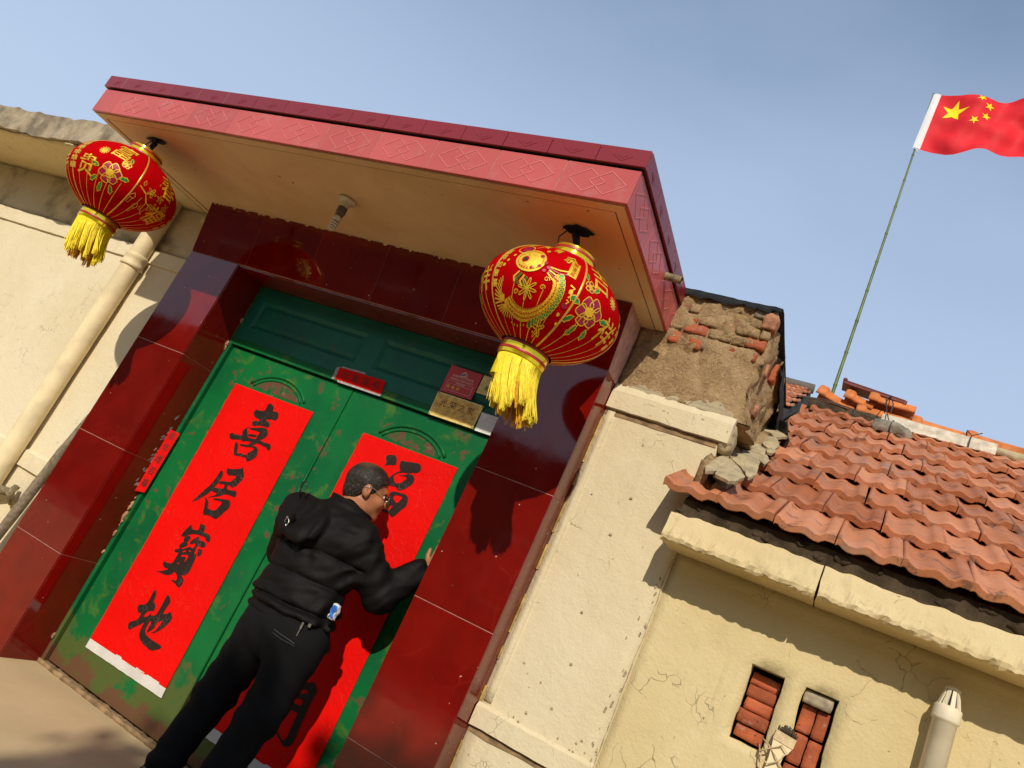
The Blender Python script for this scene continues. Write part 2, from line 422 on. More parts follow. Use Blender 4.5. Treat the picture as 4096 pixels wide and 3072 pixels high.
# brush strokes of the couplets (mm on the door plane: x, z) and outlines of the mortar slabs
CH={'xi':[[[-484,1697,-477,1704,-462,1701,-443,1695,-433,1684,-432,1667,-400,1674,-385,1669,-372,1647,-375,1635,-382,1625,-404,1626,-437,1617,-440,1608,-438,1605,-424,1610,-406,1602,-397,1587,-400,1576,-423,1574,-450,1570,-476,1564,-489,1556,-510,1553,-527,1580,-502,1584,-481,1589,-482,1599,-495,1600,-515,1600,-537,1610,-548,1626,-544,1638,-537,1644,-522,1642,-484,1653,-483,1670,-485,1686]],[[-511,1554,-528,1536,-546,1518,-550,1506,-545,1493,-537,1482,-521,1471,-489,1482,-503,1498,-515,1512,-531,1526,-521,1542]],[[-523,1535,-504,1540,-468,1553,-418,1570,-397,1564,-384,1553,-379,1540,-381,1525,-393,1511,-410,1496,-419,1474,-432,1461,-454,1450,-468,1454,-458,1468,-447,1482,-437,1494,-438,1506,-436,1521,-432,1531,-438,1535,-463,1535,-502,1531]],[[-503,1502,-482,1509,-452,1515,-442,1516,-441,1505,-462,1498,-483,1495,-494,1492]],[[-616,1472,-609,1475,-593,1472,-569,1476,-538,1481,-516,1493,-492,1486,-467,1488,-443,1492,-413,1496,-378,1495,-350,1497,-334,1500,-318,1491,-313,1475,-320,1466,-333,1467,-346,1476,-375,1476,-403,1478,-419,1474,-454,1471,-479,1468,-498,1463,-505,1452,-515,1459,-542,1456,-568,1449,-588,1440,-604,1443,-617,1453,-621,1465]],[[-555,1440,-541,1436,-527,1428,-520,1410,-509,1387,-499,1386,-474,1394,-448,1395,-429,1390,-442,1381,-468,1378,-496,1373,-519,1368,-533,1388,-547,1412,-553,1431]],[[-521,1433,-514,1439,-488,1444,-460,1452,-439,1455,-407,1457,-390,1452,-378,1430,-374,1411,-386,1392,-412,1366,-426,1372,-441,1388,-442,1402,-427,1423,-409,1445,-428,1445,-449,1443,-469,1435,-494,1432,-514,1428]]],'ju':[[[-514,1293,-496,1294,-465,1303,-439,1314,-421,1323,-420,1335,-414,1330,-408,1319,-390,1303,-376,1283,-385,1256,-397,1226,-412,1211,-436,1216,-454,1212,-477,1208,-509,1200,-519,1202,-511,1217,-485,1224,-456,1230,-443,1235,-436,1254,-428,1276,-455,1269,-475,1261,-492,1263,-507,1275]],[[-544,1268,-535,1269,-524,1262,-516,1246,-517,1220,-521,1195,-528,1178,-521,1170,-532,1154,-546,1127,-565,1102,-585,1077,-607,1060,-616,1052,-608,1072,-598,1098,-584,1126,-574,1151,-563,1169,-555,1194,-550,1222,-547,1249]],[[-544,1164,-525,1171,-500,1177,-471,1185,-458,1193,-428,1193,-402,1198,-380,1206,-369,1197,-364,1182,-365,1172,-386,1172,-415,1170,-440,1164,-456,1149,-477,1137,-502,1125,-521,1115,-533,1111,-514,1125,-498,1135,-488,1152,-514,1151,-537,1151]],[[-472,1213,-456,1217,-440,1196,-433,1182,-451,1173,-464,1176,-465,1187,-468,1200]],[[-550,1110,-530,1104,-510,1093,-500,1075,-493,1061,-465,1062,-445,1066,-435,1083,-426,1106,-423,1121,-439,1122,-463,1119,-486,1114,-494,1120,-464,1130,-432,1138,-406,1144,-387,1148,-377,1142,-365,1123,-365,1109,-379,1087,-390,1058,-409,1029,-435,1033,-461,1033,-485,1029,-491,1021,-502,1027,-511,1040,-515,1055,-528,1079,-539,1097]]],'bao':[[[-541,951,-530,947,-516,931,-502,936,-476,941,-478,957,-486,975,-470,978,-452,980,-439,969,-438,956,-438,947,-410,949,-389,948,-373,937,-368,922,-378,911,-392,917,-410,923,-413,929,-439,924,-461,923,-483,917,-503,909,-519,899,-531,885,-554,875,-561,881,-561,899,-552,920,-544,936]],[[-516,895,-503,899,-495,891,-494,878,-503,862,-489,859,-490,848,-505,834,-517,824,-508,822,-487,836,-470,852,-454,851,-444,850,-441,873,-450,880,-466,867,-483,862,-483,878,-468,898,-451,920,-442,913,-440,901,-412,905,-390,905,-380,897,-381,883,-393,875,-410,877,-424,876,-425,858,-424,842,-422,835,-404,834,-397,823,-396,807,-393,784,-390,762,-389,746,-397,727,-403,716,-427,713,-402,701,-391,687,-390,669,-396,655,-412,652,-432,662,-451,662,-481,669,-460,669,-432,677,-449,700,-479,711,-484,694,-500,680,-531,670,-555,671,-596,663,-561,678,-541,691,-521,706,-553,701,-570,708,-579,723,-571,728,-545,730,-520,737,-518,758,-518,783,-517,801,-538,792,-548,795,-551,806,-529,815,-523,822,-534,825,-540,834,-531,847,-523,860,-534,869,-533,883],[-501,809,-497,818,-485,827,-476,820,-488,813],[-464,830,-460,839,-443,834,-455,828],[-496,794,-480,803,-454,812,-445,806,-444,791,-450,773,-455,773,-453,790,-458,799,-476,792,-491,788],[-495,747,-485,756,-471,760,-483,748]],[[-411,864,-386,868,-377,855,-378,837,-388,829,-399,833,-405,847]]],'di':[[[-533,583,-523,588,-515,580,-507,563,-502,545,-505,535,-488,532,-474,522,-468,511,-466,498,-482,493,-500,482,-508,471,-510,461,-509,447,-490,458,-479,470,-480,484,-468,475,-455,478,-442,486,-440,496,-439,519,-440,548,-442,574,-440,592,-433,600,-418,591,-406,583,-400,572,-403,547,-405,526,-405,508,-388,517,-376,526,-368,537,-354,530,-341,520,-336,506,-340,491,-351,469,-361,449,-377,429,-387,417,-398,410,-417,404,-400,416,-391,429,-386,451,-383,471,-382,482,-396,475,-408,465,-409,450,-408,437,-416,419,-428,405,-440,394,-440,408,-443,427,-443,447,-455,451,-457,443,-456,426,-457,407,-449,395,-436,387,-408,382,-374,381,-342,382,-309,382,-308,369,-322,359,-335,351,-349,340,-370,337,-393,340,-418,342,-442,347,-460,355,-475,368,-482,385,-485,409,-485,432,-500,414,-518,395,-537,377,-546,363,-564,365,-574,377,-577,388,-567,400,-549,411,-536,424,-534,437,-535,457,-548,453,-561,455,-572,464,-580,479,-576,487,-556,495,-535,507,-533,529,-533,550,-535,568]]],'fu':[[[369,1673,379,1683,408,1693,427,1690,441,1670,446,1652,439,1645,416,1640,400,1632,383,1625,391,1638,380,1654]],[[462,1678,467,1682,491,1684,518,1691,558,1699,575,1695,586,1682,589,1666,576,1652,552,1645,537,1637,538,1630,554,1637,570,1632,581,1617,583,1600,571,1578,552,1556,537,1544,520,1540,508,1551,487,1547,474,1546,456,1552,444,1572,449,1589,456,1601,469,1617,486,1632,472,1644,463,1663],[462,1598,471,1609,489,1623,519,1634,530,1632,524,1625,497,1613,486,1607,506,1612,530,1615,537,1610,529,1593,516,1576,491,1565,474,1580]],[[489,1520,504,1528,535,1532,562,1535,585,1533,596,1523,603,1502,605,1484,591,1464,579,1438,565,1414,552,1411,539,1421,513,1420,490,1417,489,1433,490,1445,487,1466,489,1496],[514,1513,543,1519,566,1519,560,1500,550,1478,536,1487,521,1491],[523,1434,521,1455,528,1463,536,1463,532,1447,529,1432]]],'men':[[[521,581,549,589,577,606,590,600,608,588,617,570,613,545,612,513,613,475,614,437,616,403,621,372,620,356,615,336,599,320,580,316,566,323,539,335,511,348,489,362,466,378,494,364,520,354,543,343,559,337,570,339,578,351,577,375,574,405,575,437,573,462,534,456,504,449,473,443,459,478,472,537],[523,550,571,564,574,550,526,531],[520,503,544,514,571,520,573,493,547,490,518,483]]],'hid':[[[526,793,539,797,557,790,569,774,579,759,578,748,569,735,559,722,542,702,531,686,519,677,502,681,484,731,502,773]]]}
PLATES=[[(1.961,-0.045,2.06),(1.953,0.184,2.199),(1.989,0.15,2.178),(2.058,0.028,2.104),(2.043,-0.047,2.059),(2.024,-0.081,2.038)],[(1.913,0.361,2.276),(1.907,0.489,2.353),(1.922,0.642,2.445),(1.972,0.652,2.452),(2.015,0.612,2.428),(2.041,0.415,2.308),(2.069,0.185,2.169),(2.056,0.13,2.136),(2.026,0.19,2.172),(1.99,0.239,2.202),(1.947,0.299,2.238)],[(1.984,0.693,2.476),(1.974,0.792,2.536),(1.974,0.875,2.587),(2.003,0.885,2.593),(2.029,0.807,2.546),(2.053,0.712,2.488),(2.039,0.658,2.455),(2.01,0.656,2.454)],[(1.906,0.956,2.636),(1.919,1.033,2.682),(1.98,1.107,2.727),(2.018,1.036,2.684),(2.048,0.969,2.644),(2.027,0.924,2.616),(1.998,0.889,2.595),(1.959,0.939,2.626)],[(2.01,0.484,2.35),(2.019,0.506,2.364),(2.036,0.522,2.373),(2.065,0.449,2.329),(2.064,0.367,2.279),(2.041,0.397,2.298)],[(2.022,0.621,2.433),(2.029,0.664,2.459),(2.054,0.628,2.438),(2.053,0.576,2.406),(2.032,0.575,2.405)],[(1.911,0.009,2.093),(1.909,0.087,2.14),(1.914,0.145,2.175),(1.924,0.231,2.227),(1.951,0.19,2.202),(1.952,-0.028,2.071),(1.923,-0.052,2.056)]]

# ------------------------------------------------------------------ mesh helpers
def root(name, label, cat, loc=(0, 0, 0), group=None, kind=None):
    o = bpy.data.objects.new(name, None)
    o.empty_display_size = .1
    C.objects.link(o)
    o.location = loc
    o['label'] = label; o['category'] = cat
    if group: o['group'] = group
    if kind: o['kind'] = kind
    return o
def tag(o, label, cat, group=None):
    o['label'] = label; o['category'] = cat
    if group: o['group'] = group
    return o
def wloc(o):
    v = Vector(o.location)
    while o.parent: o = o.parent; v += o.location
    return v
def link_mesh(name, me, parent=None, loc=None):
    o = bpy.data.objects.new(name, me)
    C.objects.link(o)
    if parent is not None: o.parent = parent
    if loc is not None: o.location = loc
    return o
def obj(name, bm, mat, parent=None, smooth=False, label=None, kind=None):
    """bm is in world coordinates; stored relative to its parent's place."""
    if parent is not None:
        w = wloc(parent)
        if w.length: bmesh.ops.translate(bm, verts=bm.verts, vec=-w)
    me = bpy.data.meshes.new(name)
    bm.to_mesh(me); bm.free()
    for mm in (mat if isinstance(mat, (list, tuple)) else [mat]): me.materials.append(mm)
    if smooth: me.polygons.foreach_set('use_smooth', [True]*len(me.polygons))
    o = link_mesh(name, me, parent)
    if label: o['label'] = label
    if kind: o['kind'] = kind
    return o
def NB(): return bmesh.new()
def add_box(bm, x0, x1, y0, y1, z0, z1, bev=0.0, seg=1, mi=0):
    r = bmesh.ops.create_cube(bm, size=1, matrix=Matrix.Translation(((x0+x1)/2, (y0+y1)/2, (z0+z1)/2)) @ Matrix.Diagonal((x1-x0, y1-y0, z1-z0, 1)))
    vs_ = r['verts']
    fs = set(f for v in vs_ for f in v.link_faces)
    for f in fs: f.material_index = mi
    if bev:
        es = list(set(e for v in vs_ for e in v.link_edges))
        q = bmesh.ops.bevel(bm, geom=es, offset=bev, segments=seg, affect='EDGES', profile=.5)
        for f in q['faces']: f.material_index = mi
    return vs_
def box(x0, x1, y0, y1, z0, z1, bev=0.0, seg=1):
    bm = NB(); add_box(bm, x0, x1, y0, y1, z0, z1, bev, seg); return bm
def add_poly(bm, pts, mi=0):
    f = bm.faces.new([bm.verts.new(p) for p in pts]); f.material_index = mi; return f
def add_prism(bm, pts, vec, mi=0):
    """closed prism: polygon pts swept by vec"""
    a = [bm.verts.new(p) for p in pts]; b = [bm.verts.new(Vector(p)+Vector(vec)) for p in pts]
    n = len(a)
    fs = [bm.faces.new(a[::-1]), bm.faces.new(b)]
    for i in range(n): fs.append(bm.faces.new([a[i], a[(i+1) % n], b[(i+1) % n], b[i]]))
    for f in fs: f.material_index = mi
    return a+b
def fixn(bm): bmesh.ops.recalc_face_normals(bm, faces=bm.faces); return bm
def frame_of(d):
    d = Vector(d).normalized()
    a = Vector((0, 0, 1)) if abs(d.z) < .9 else Vector((1, 0, 0))
    u = d.cross(a).normalized(); return u, d.cross(u).normalized()
def add_tube(bm, pts, rad, n=8, cap=True, mi=0):
    pts = [Vector(p) for p in pts]
    rr = rad if isinstance(rad, (list, tuple)) else [rad]*len(pts)
    rings = []
    u = None
    for i, p in enumerate(pts):
        d = (pts[min(i+1, len(pts)-1)] - pts[max(i-1, 0)]).normalized()
        if u is None: u, v = frame_of(d)
        else:
            u = (u - d*u.dot(d)); u = u.normalized() if u.length > 1e-6 else frame_of(d)[0]; v = d.cross(u)
        rings.append([bm.verts.new(p + (u*math.cos(2*math.pi*k/n) + v*math.sin(2*math.pi*k/n))*rr[i]) for k in range(n)])
    for a, b in zip(rings, rings[1:]):
        for k in range(n):
            f = bm.faces.new([a[k], a[(k+1) % n], b[(k+1) % n], b[k]]); f.material_index = mi; f.smooth = True
    if cap:
        f = bm.faces.new(rings[0][::-1]); f.material_index = mi
        f = bm.faces.new(rings[-1]); f.material_index = mi
def add_lathe(bm, prof, c, n=32, mi=0, axis=None):
    """prof: list of (radius, z); c: centre; optional tilted axis matrix"""
    c = Vector(c); rings = []
    for r, z in prof:
        ring = []
        for k in range(n):
            a = 2*math.pi*k/n
            p = Vector((r*math.cos(a), r*math.sin(a), z))
            if axis: p = axis @ p
            ring.append(bm.verts.new(c+p))
        rings.append(ring)
    for a, b in zip(rings, rings[1:]):
        for k in range(n):
            f = bm.faces.new([a[k], a[(k+1) % n], b[(k+1) % n], b[k]]); f.material_index = mi; f.smooth = True
    return rings
def nz(p, s, seed=0.0): return noise.noise(Vector(p)*s + Vector((seed, seed*1.7, -seed)))
def fbm(p, s, seed=0.0, oct=3):
    v = 0; a = 1
    for i in range(oct):
        v += a*nz(p, s*2**i, seed+i*3.1); a *= .5
    return v
def subdiv(bm, cuts):
    bmesh.ops.subdivide_edges(bm, edges=bm.edges[:], cuts=cuts, use_grid_fill=True); return bm
def grid_box(x0, x1, y0, y1, z0, z1, h):
    """box with faces cut into squares of about h, vertices shared"""
    bm = NB()
    nx = max(1, round((x1-x0)/h)); ny = max(1, round((y1-y0)/h)); nzz = max(1, round((z1-z0)/h))
    V = {}
    def v(i, j, k):
        if (i, j, k) not in V: V[i, j, k] = bm.verts.new((x0+(x1-x0)*i/nx, y0+(y1-y0)*j/ny, z0+(z1-z0)*k/nzz))
        return V[i, j, k]
    for i in range(nx):
        for j in range(ny):
            for k, fl in ((0, 1), (nzz, 0)):
                q = [v(i, j, k), v(i+1, j, k), v(i+1, j+1, k), v(i, j+1, k)]; bm.faces.new(q[::-1] if fl else q)
    for i in range(nx):
        for k in range(nzz):
            for j, fl in ((0, 0), (ny, 1)):
                q = [v(i, j, k), v(i+1, j, k), v(i+1, j, k+1), v(i, j, k+1)]; bm.faces.new(q[::-1] if fl else q)
    for j in range(ny):
        for k in range(nzz):
            for i, fl in ((0, 1), (nx, 0)):
                q = [v(i, j, k), v(i, j+1, k), v(i, j+1, k+1), v(i, j, k+1)]; bm.faces.new(q[::-1] if fl else q)
    return bm
def rough(bm, amp, scale, seed=0, axes=(1, 1, 1), oct=3):
    for v in bm.verts:
        p = v.co
        v.co = p + Vector((fbm(p, scale, seed, oct)*amp*axes[0], fbm(p, scale, seed+9, oct)*amp*axes[1], fbm(p, scale, seed+17, oct)*amp*axes[2]))
    return bm
def chaikin(r, k=1):
    for _ in range(k):
        q = []
        n = len(r)
        for i in range(n):
            a, b = r[i], r[(i+1) % n]
            q.append((a[0]*.75+b[0]*.25, a[1]*.75+b[1]*.25)); q.append((a[0]*.25+b[0]*.75, a[1]*.25+b[1]*.75))
        r = q
    return r
def add_fill(bm, rings, f3, mi=0):
    """fill 2D rings (outer, holes...) and map with f3(u, v)"""
    flat = [p for r in rings for p in r]
    tris = tessellate_polygon([[Vector((p[0], p[1], 0)) for p in r] for r in rings])
    vs_ = [bm.verts.new(f3(*p)) for p in flat]
    for t in tris:
        if len(set(t)) == 3:
            try:
                f = bm.faces.new([vs_[i] for i in t]); f.material_index = mi
            except ValueError: pass
    return vs_
def add_fill_fine(bm, rings, f3, maxlen=.022):
    flat = [(p[0], p[1]) for r in rings for p in r]
    todo = [tuple(flat[i] for i in t) for t in tessellate_polygon([[Vector((p[0], p[1], 0)) for p in r] for r in rings])]
    V = {}
    def vv(p):
        k = (round(p[0], 6), round(p[1], 6))
        if k not in V: V[k] = bm.verts.new(f3(*p))
        return V[k]
    while todo:
        a, b, c = todo.pop()
        L = [((a[0]-b[0])**2+(a[1]-b[1])**2, 0), ((b[0]-c[0])**2+(b[1]-c[1])**2, 1), ((c[0]-a[0])**2+(c[1]-a[1])**2, 2)]
        l, w = max(L)
        if l > maxlen*maxlen:
            if w == 1: a, b, c = b, c, a
            elif w == 2: a, b, c = c, a, b
            mdl = ((a[0]+b[0])/2, (a[1]+b[1])/2)
            todo += [(a, mdl, c), (mdl, b, c)]
            continue
        try: bm.faces.new([vv(a), vv(b), vv(c)])
        except ValueError: pass
def text_tris(body, size=1.0):
    cu = bpy.data.curves.new('txt', 'FONT'); cu.body = body; cu.size = size
    cu.align_x = 'CENTER'; cu.align_y = 'CENTER'; cu.resolution_u = 2
    o = bpy.data.objects.new('txt', cu); C.objects.link(o)
    dg = bpy.context.evaluated_depsgraph_get()
    me = bpy.data.meshes.new_from_object(o.evaluated_get(dg))
    V = [tuple(v.co[:2]) for v in me.vertices]; F = [tuple(p.vertices) for p in me.polygons]
    bpy.data.objects.remove(o); bpy.data.curves.remove(cu); bpy.data.meshes.remove(me)
    return V, F
def add_text(bm, body, size, f3, mi=0):
    V, F = text_tris(body, size)
    vs_ = [bm.verts.new(f3(*p)) for p in V]
    for f in F:
        try: q = bm.faces.new([vs_[i] for i in f]); q.material_index = mi
        except ValueError: pass
def star(cx, cz, r, rot=0):
    return [(cx+(r if i % 2 == 0 else r*.40)*math.sin(rot+i*math.pi/5), cz+(r if i % 2 == 0 else r*.40)*math.cos(rot+i*math.pi/5)) for i in range(10)]

# ------------------------------------------------------------------ ground
bm = NB()
add_poly(bm, [(-900, -900, 0), (900, -900, 0), (900, 900, 0), (-900, 900, 0)])
g = obj('ground', bm, M['ground']); g['kind'] = 'structure'
g['label'] = 'beige cement ground in front of the gate'
bm = NB(); add_poly(bm, [(-400, -10.2, .004), (400, -10.2, .004), (400, -5.2, .004), (-400, -5.2, .004)])  # unseen dark strip added to darken what the glazed tiles mirror
ln = obj('lane', bm, M['lane']); ln['kind'] = 'structure'; ln['label'] = 'unseen dark asphalt lane behind the camera, added to darken tile reflections'

# ------------------------------------------------------------------ gateway
XL0, XL1, XR0, XR1 = -1.384, -.981, .980, 1.372
ZT = [0.0, .549, 1.147, 1.746, 2.348]
gate = root('gateway', 'oxblood tiled gateway with a flat pink tiled canopy over green doors', 'gateway', (0, .2, 0))
TG = .0012
def tile_piece(name, parent, x0, x1, y0, y1, z0, z1, mat, bev=.0012):
    return obj(name, box(x0, x1, y0, y1, z0, z1, bev), mat, parent)
for s, (x0, x1) in enumerate(((XL0, XL1), (XR0, XR1))):
    p = obj('pillar', box(x0+.0012, x1-.0012, .0012, .40, 0, 2.346), M['grout'], gate)
    for z0, z1 in zip(ZT, ZT[1:]):
        tile_piece('front_tile', p, x0+.0005, x1-.0005, 0, .0085, z0+TG, z1-TG, M['glaze'])
        if s == 0:
            tile_piece('reveal_tile', p, x1-.0087, x1, .0090, .236, z0+TG, z1-TG, M['glaze'])
            tile_piece('side_tile', p, x0, x0+.0087, .0090, .40, z0+TG, z1-TG, M['glaze'])
        else:
            tile_piece('side_tile', p, x1-.0087, x1, .0090, .40, z0+TG, z1-TG, M['glaze'])
            tile_piece('reveal_tile', p, x0, x0+.0087, .0090, .236, z0+TG, z1-TG, M['glaze'])
# lintel leaning outwards to the soffit
def lean(x0, x1, t0, t1, z0=2.348, z1=2.664):
    bm = NB()
    k = -.062
    def y(z): return k*(z-2.348)/(2.664-2.348)
    add_prism(bm, [(x0, y(z0)+t0, z0), (x0, y(z1)+t0, z1), (x0, y(z1)+t1, z1), (x0, y(z0)+t1, z0)], (x1-x0, 0, 0))
    return fixn(bm)
lin = obj('lintel', lean(XL0+.0012, XR1-.0012, .0012, .40, 2.349, 2.663), M['grout'], gate)
xs = [XL0, -.923, -.457, .004, .470, .932, XR1]
for a, b in zip(xs, xs[1:]):
    obj('lintel_tile', lean(a+TG, b-TG, .0, .0085, 2.350, 2.660), M['glaze'], lin)
for a, b in zip(xs, xs[1:]):
    a = max(a, XL1+.001); b = min(b, XR0-.001)
    if b > a: tile_piece('lintel_tile', lin, a+TG, b-TG, .012, .236, 2.339, 2.3475, M['glaze'])

# canopy: slab, soffit, fascia tiles
CX0, CX1, CY, CZ = -1.612, 1.500, -.805, 2.665
can = obj('canopy', box(CX0+.014, CX1-.014, CY+.014, .50, CZ+.004, 2.886, .004), M['black_gap'], gate)
bm = NB()
def add_soffit_lip(bm):
    add_box(bm, CX0+.016, CX1-.016, CY+.016, CY+.058, CZ-.004, CZ+.0035)      # painted outer border, a hair lower than the field
    add_box(bm, CX0+.016, CX0+.055, CY+.0585, .15, CZ-.004, CZ+.0035)
    add_box(bm, CX1-.055, CX1-.016, CY+.0585, .15, CZ-.004, CZ+.0035)
add_soffit_lip(bm)
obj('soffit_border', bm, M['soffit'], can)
bm = grid_box(CX0+.063, CX1-.063, CY+.066, .45, CZ-.001, CZ+.0035, .07)
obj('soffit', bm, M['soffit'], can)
# ragged paint drips where soffit paint meets the lintel
bm = NB()
x = XL0+.02
while x < XR1-.02:
    w = rnd.uniform(.01, .05)
    if rnd.random() < .42:
        h = rnd.uniform(.003, .014)
        y = -.0625
        pts = [(x, y-.0012, CZ-.002), (x+w, y-.0012, CZ-.002), (x+w*.8, y+h*.19-.0012, CZ-.002-h*.8), (x+w*.45, y+h*.19-.0012, CZ-.002-h), (x+w*.1, y+h*.12-.0012, CZ-.002-h*.5)]
        add_prism(bm, pts, (0, .002, 0))
    x += w
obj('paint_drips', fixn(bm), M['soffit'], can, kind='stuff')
def diamonds(bm, cx, cz, f3, w=.074, h=.050, off=.042, t=.0017, dep=.0016):
    for o_ in (-off, off):
        P = [(cx+o_-w-.012*0, cz), (cx+o_, cz+h), (cx+o_+w, cz), (cx+o_, cz-h)]
        for i in range(4):
            a, b = P[i], P[(i+1) % 4]
            d = Vector((b[0]-a[0], b[1]-a[1])); L = d.length; d /= L; n_ = Vector((-d.y, d.x))*t
            q = [(a[0]-n_.x, a[1]-n_.y), (a[0]+n_.x, a[1]+n_.y), (b[0]+n_.x, b[1]+n_.y), (b[0]-n_.x, b[1]-n_.y)]
            pts = [Vector(f3(u, v, 0)) for u, v in q]
            nv = Vector(f3(q[0][0], q[0][1], dep)) - pts[0]
            add_prism(bm, pts, nv, 1)
x = CX1
fz0, fz1 = CZ, 2.806
while x > CX0+.01:
    x0 = max(CX0, x-.2955)
    bm = box(x0+.0016, x-.0016, CY, CY+.0135, fz0, fz1, .0012)
    if x-x0 > .2: diamonds(bm, (x0+x)/2, (fz0+fz1)/2, lambda u, v, d: (u, CY-d, v))
    obj('fascia_tile', fixn(bm), [M['pink'], M['pink_line']], can)
    x -= .2955
obj('fascia_grout', box(CX0+.004, CX1-.004, CY+.002, CY+.0138, fz0+.004, fz1-.004), M['grout'], can)
for side, X in ((1, CX1), (-1, CX0)):
    y = CY
    while y < .34:
        y1 = min(.36, y+.2955)
        bm = box(min(X, X-.0135*side), max(X, X-.0135*side), max(y, CY+.0142)+.0016, y1-.0016, fz0, fz1, .0012)
        if y1-y > .2: diamonds(bm, (y+y1)/2, (fz0+fz1)/2, lambda u, v, d, X=X, side=side: (X+d*side, u, v))
        obj('fascia_tile', fixn(bm), [M['pink'], M['pink_line']], can)
        y += .2955
# upper band of small hatched tiles, set a little further out above a dark groove
BZ0, BZ1, BO = 2.816, 2.888, .013
def band_diamond(bm, cx, cz, f3):
    for k, (w, h) in enumerate(((.040, .024), (.020, .012))):
        pts = [Vector(f3(cx-w, cz, .0004+.0008*k)), Vector(f3(cx, cz+h, .0004+.0008*k)), Vector(f3(cx+w, cz, .0004+.0008*k)), Vector(f3(cx, cz-h, .0004+.0008*k))]
        add_prism(bm, pts, Vector(f3(cx, cz, .0012+.0010*k))-Vector(f3(cx, cz, .0004+.0008*k)))
x = 1.510
while x > CX0-.01:
    x0 = max(CX0-.012, x-.199)
    bm = box(x0+.0012, x-.0012, CY-BO, CY-BO+.010, BZ0, BZ1, .0010)
    if x-x0 > .12: band_diamond(bm, (x0+x)/2, (BZ0+BZ1)/2, lambda u, v, d: (u, CY-BO-d, v))
    obj('band_tile', fixn(bm), M['band'], can)
    x -= .199
for side, X in ((1, CX1+.012), (-1, CX0-.014)):
    y = CY-BO+.0105
    while y < .34:
        y1 = min(.36, y+.199)
        bm = box(min(X, X-.010*side), max(X, X-.010*side), y+.0012, y1-.0012, BZ0, BZ1, .0010)
        band_diamond(bm, (y+y1)/2, (BZ0+BZ1)/2, lambda u, v, d, X=X, side=side: (X+d*side, u, v))
        obj('band_tile', fixn(bm), M['band'], can)
        y += .199
obj('band_backing', box(CX0-.002, CX1, CY-BO+.0102, .36, BZ0+.003, BZ1-.003), M['black_gap'], can)
# drain spout in the canopy's right side
bm = NB()
add_tube(bm, [(CX1-.02, -.165, 2.772), (CX1+.075, -.165, 2.765)], .017, 12, cap=False)
add_tube(bm, [(CX1+.075, -.165, 2.765), (CX1-.02, -.165, 2.772)], .0135, 12, cap=False)
obj('drain_spout', bm, M['rusty'], can)

# ------------------------------------------------------------------ green double door in the gateway
DY, FY = .260, .236
fr = NB()
add_box(fr, -.9805, -.957, FY, .30, .0, 2.338, .002)
add_box(fr, .957, .9795, FY, .30, .0, 2.338, .002)
add_box(fr, -.9565, .9565, FY, .30, 1.946, 1.990, .002)
obj('door_frame', fr, M['green'], gate)
# transom: rails with two sunken panels
def frame_panel(bm, x0, x1, z0, z1, holes, y, d, ybk):
    """front plate with sunken rectangles: grid faces around holes plus bevelled sides"""
    xsn = sorted(set([x0, x1]+[h[0] for h in holes]+[h[1] for h in holes]))
    zsn = sorted(set([z0, z1]+[h[2] for h in holes]+[h[3] for h in holes]))
    for a, b in zip(xsn, xsn[1:]):
        for c, e in zip(zsn, zsn[1:]):
            mx, mz = (a+b)/2, (c+e)/2
            if any(h[0] < mx < h[1] and h[2] < mz < h[3] for h in holes): continue
            add_poly(bm, [(a, y, c), (b, y, c), (b, y, e), (a, y, e)])
    s = .022
    for h in holes:
        o_ = [(h[0], h[2]), (h[1], h[2]), (h[1], h[3]), (h[0], h[3])]
        q = [(h[0]+s, h[2]+s), (h[1]-s, h[2]+s), (h[1]-s, h[3]-s), (h[0]+s, h[3]-s)]
        q2 = [(h[0]+2*s, h[2]+2*s), (h[1]-2*s, h[2]+2*s), (h[1]-2*s, h[3]-2*s), (h[0]+2*s, h[3]-2*s)]
        for i in range(4):
            j = (i+1) % 4
            add_poly(bm, [(o_[i][0], y, o_[i][1]), (o_[j][0], y, o_[j][1]), (q[j][0], y+d, q[j][1]), (q[i][0], y+d, q[i][1])])
            add_poly(bm, [(q[i][0], y+d, q[i][1]), (q[j][0], y+d, q[j][1]), (q2[j][0], y+d*.35, q2[j][1]), (q2[i][0], y+d*.35, q2[i][1])])
        add_poly(bm, [(u, y+d*.35, v) for u, v in q2])
    bmesh.ops.remove_doubles(bm, verts=bm.verts, dist=1e-5)
bm = NB()
frame_panel(bm, -.9565, .9565, 1.9905, 2.338, [(-.905, -.085, 2.075, 2.255), (.035, .905, 2.075, 2.255)], FY+.004, .012, .3)
obj('transom', bm, M['shaded_green'], gate)
def arch_pts(cx, w, zt, zs, n=20):
    return [(cx+w*math.cos(math.pi*k/n), zs+(zt-zs)*math.sin(math.pi*k/n)) for k in range(n+1)]
for cx, x0, x1 in ((-.476, -.953, -.0165), (.466, -.0135, .953)):
    leaf = obj('door_leaf', box(x0, x1, DY, DY+.035, .025, 1.940, .003), M['green_worn'], gate)
    # arched pressed panel: rolled outer lip, groove and sunken rusted field
    for w, zt, r, mt, nm in ((.232, 1.862, .0095, 'green', 'arch_moulding'), (.205, 1.838, .0060, 'green', 'arch_moulding')):
        bm = NB()
        A = arch_pts(cx, w, zt, 1.70)
        pts = [(u, DY-.001, v) for u, v in A if v > 1.752]
        add_tube(bm, pts, r, 8)
        obj(nm, bm, M[mt], leaf, True)
    bm = NB()
    A = [q for q in arch_pts(cx, .19, 1.830, 1.70) if q[1] > 1.752]
    add_fill(bm, [A], lambda u, v: (u, DY-.0016, v))
    obj('arch_panel', bm, M['rust_panel'], leaf)
bm = NB()
add_tube(bm, [(-.0205, DY-.002, .03), (-.0205, DY-.002, 1.94)], .0045, 6)
obj('meeting_strip', bm, M['green_worn'], gate, True)
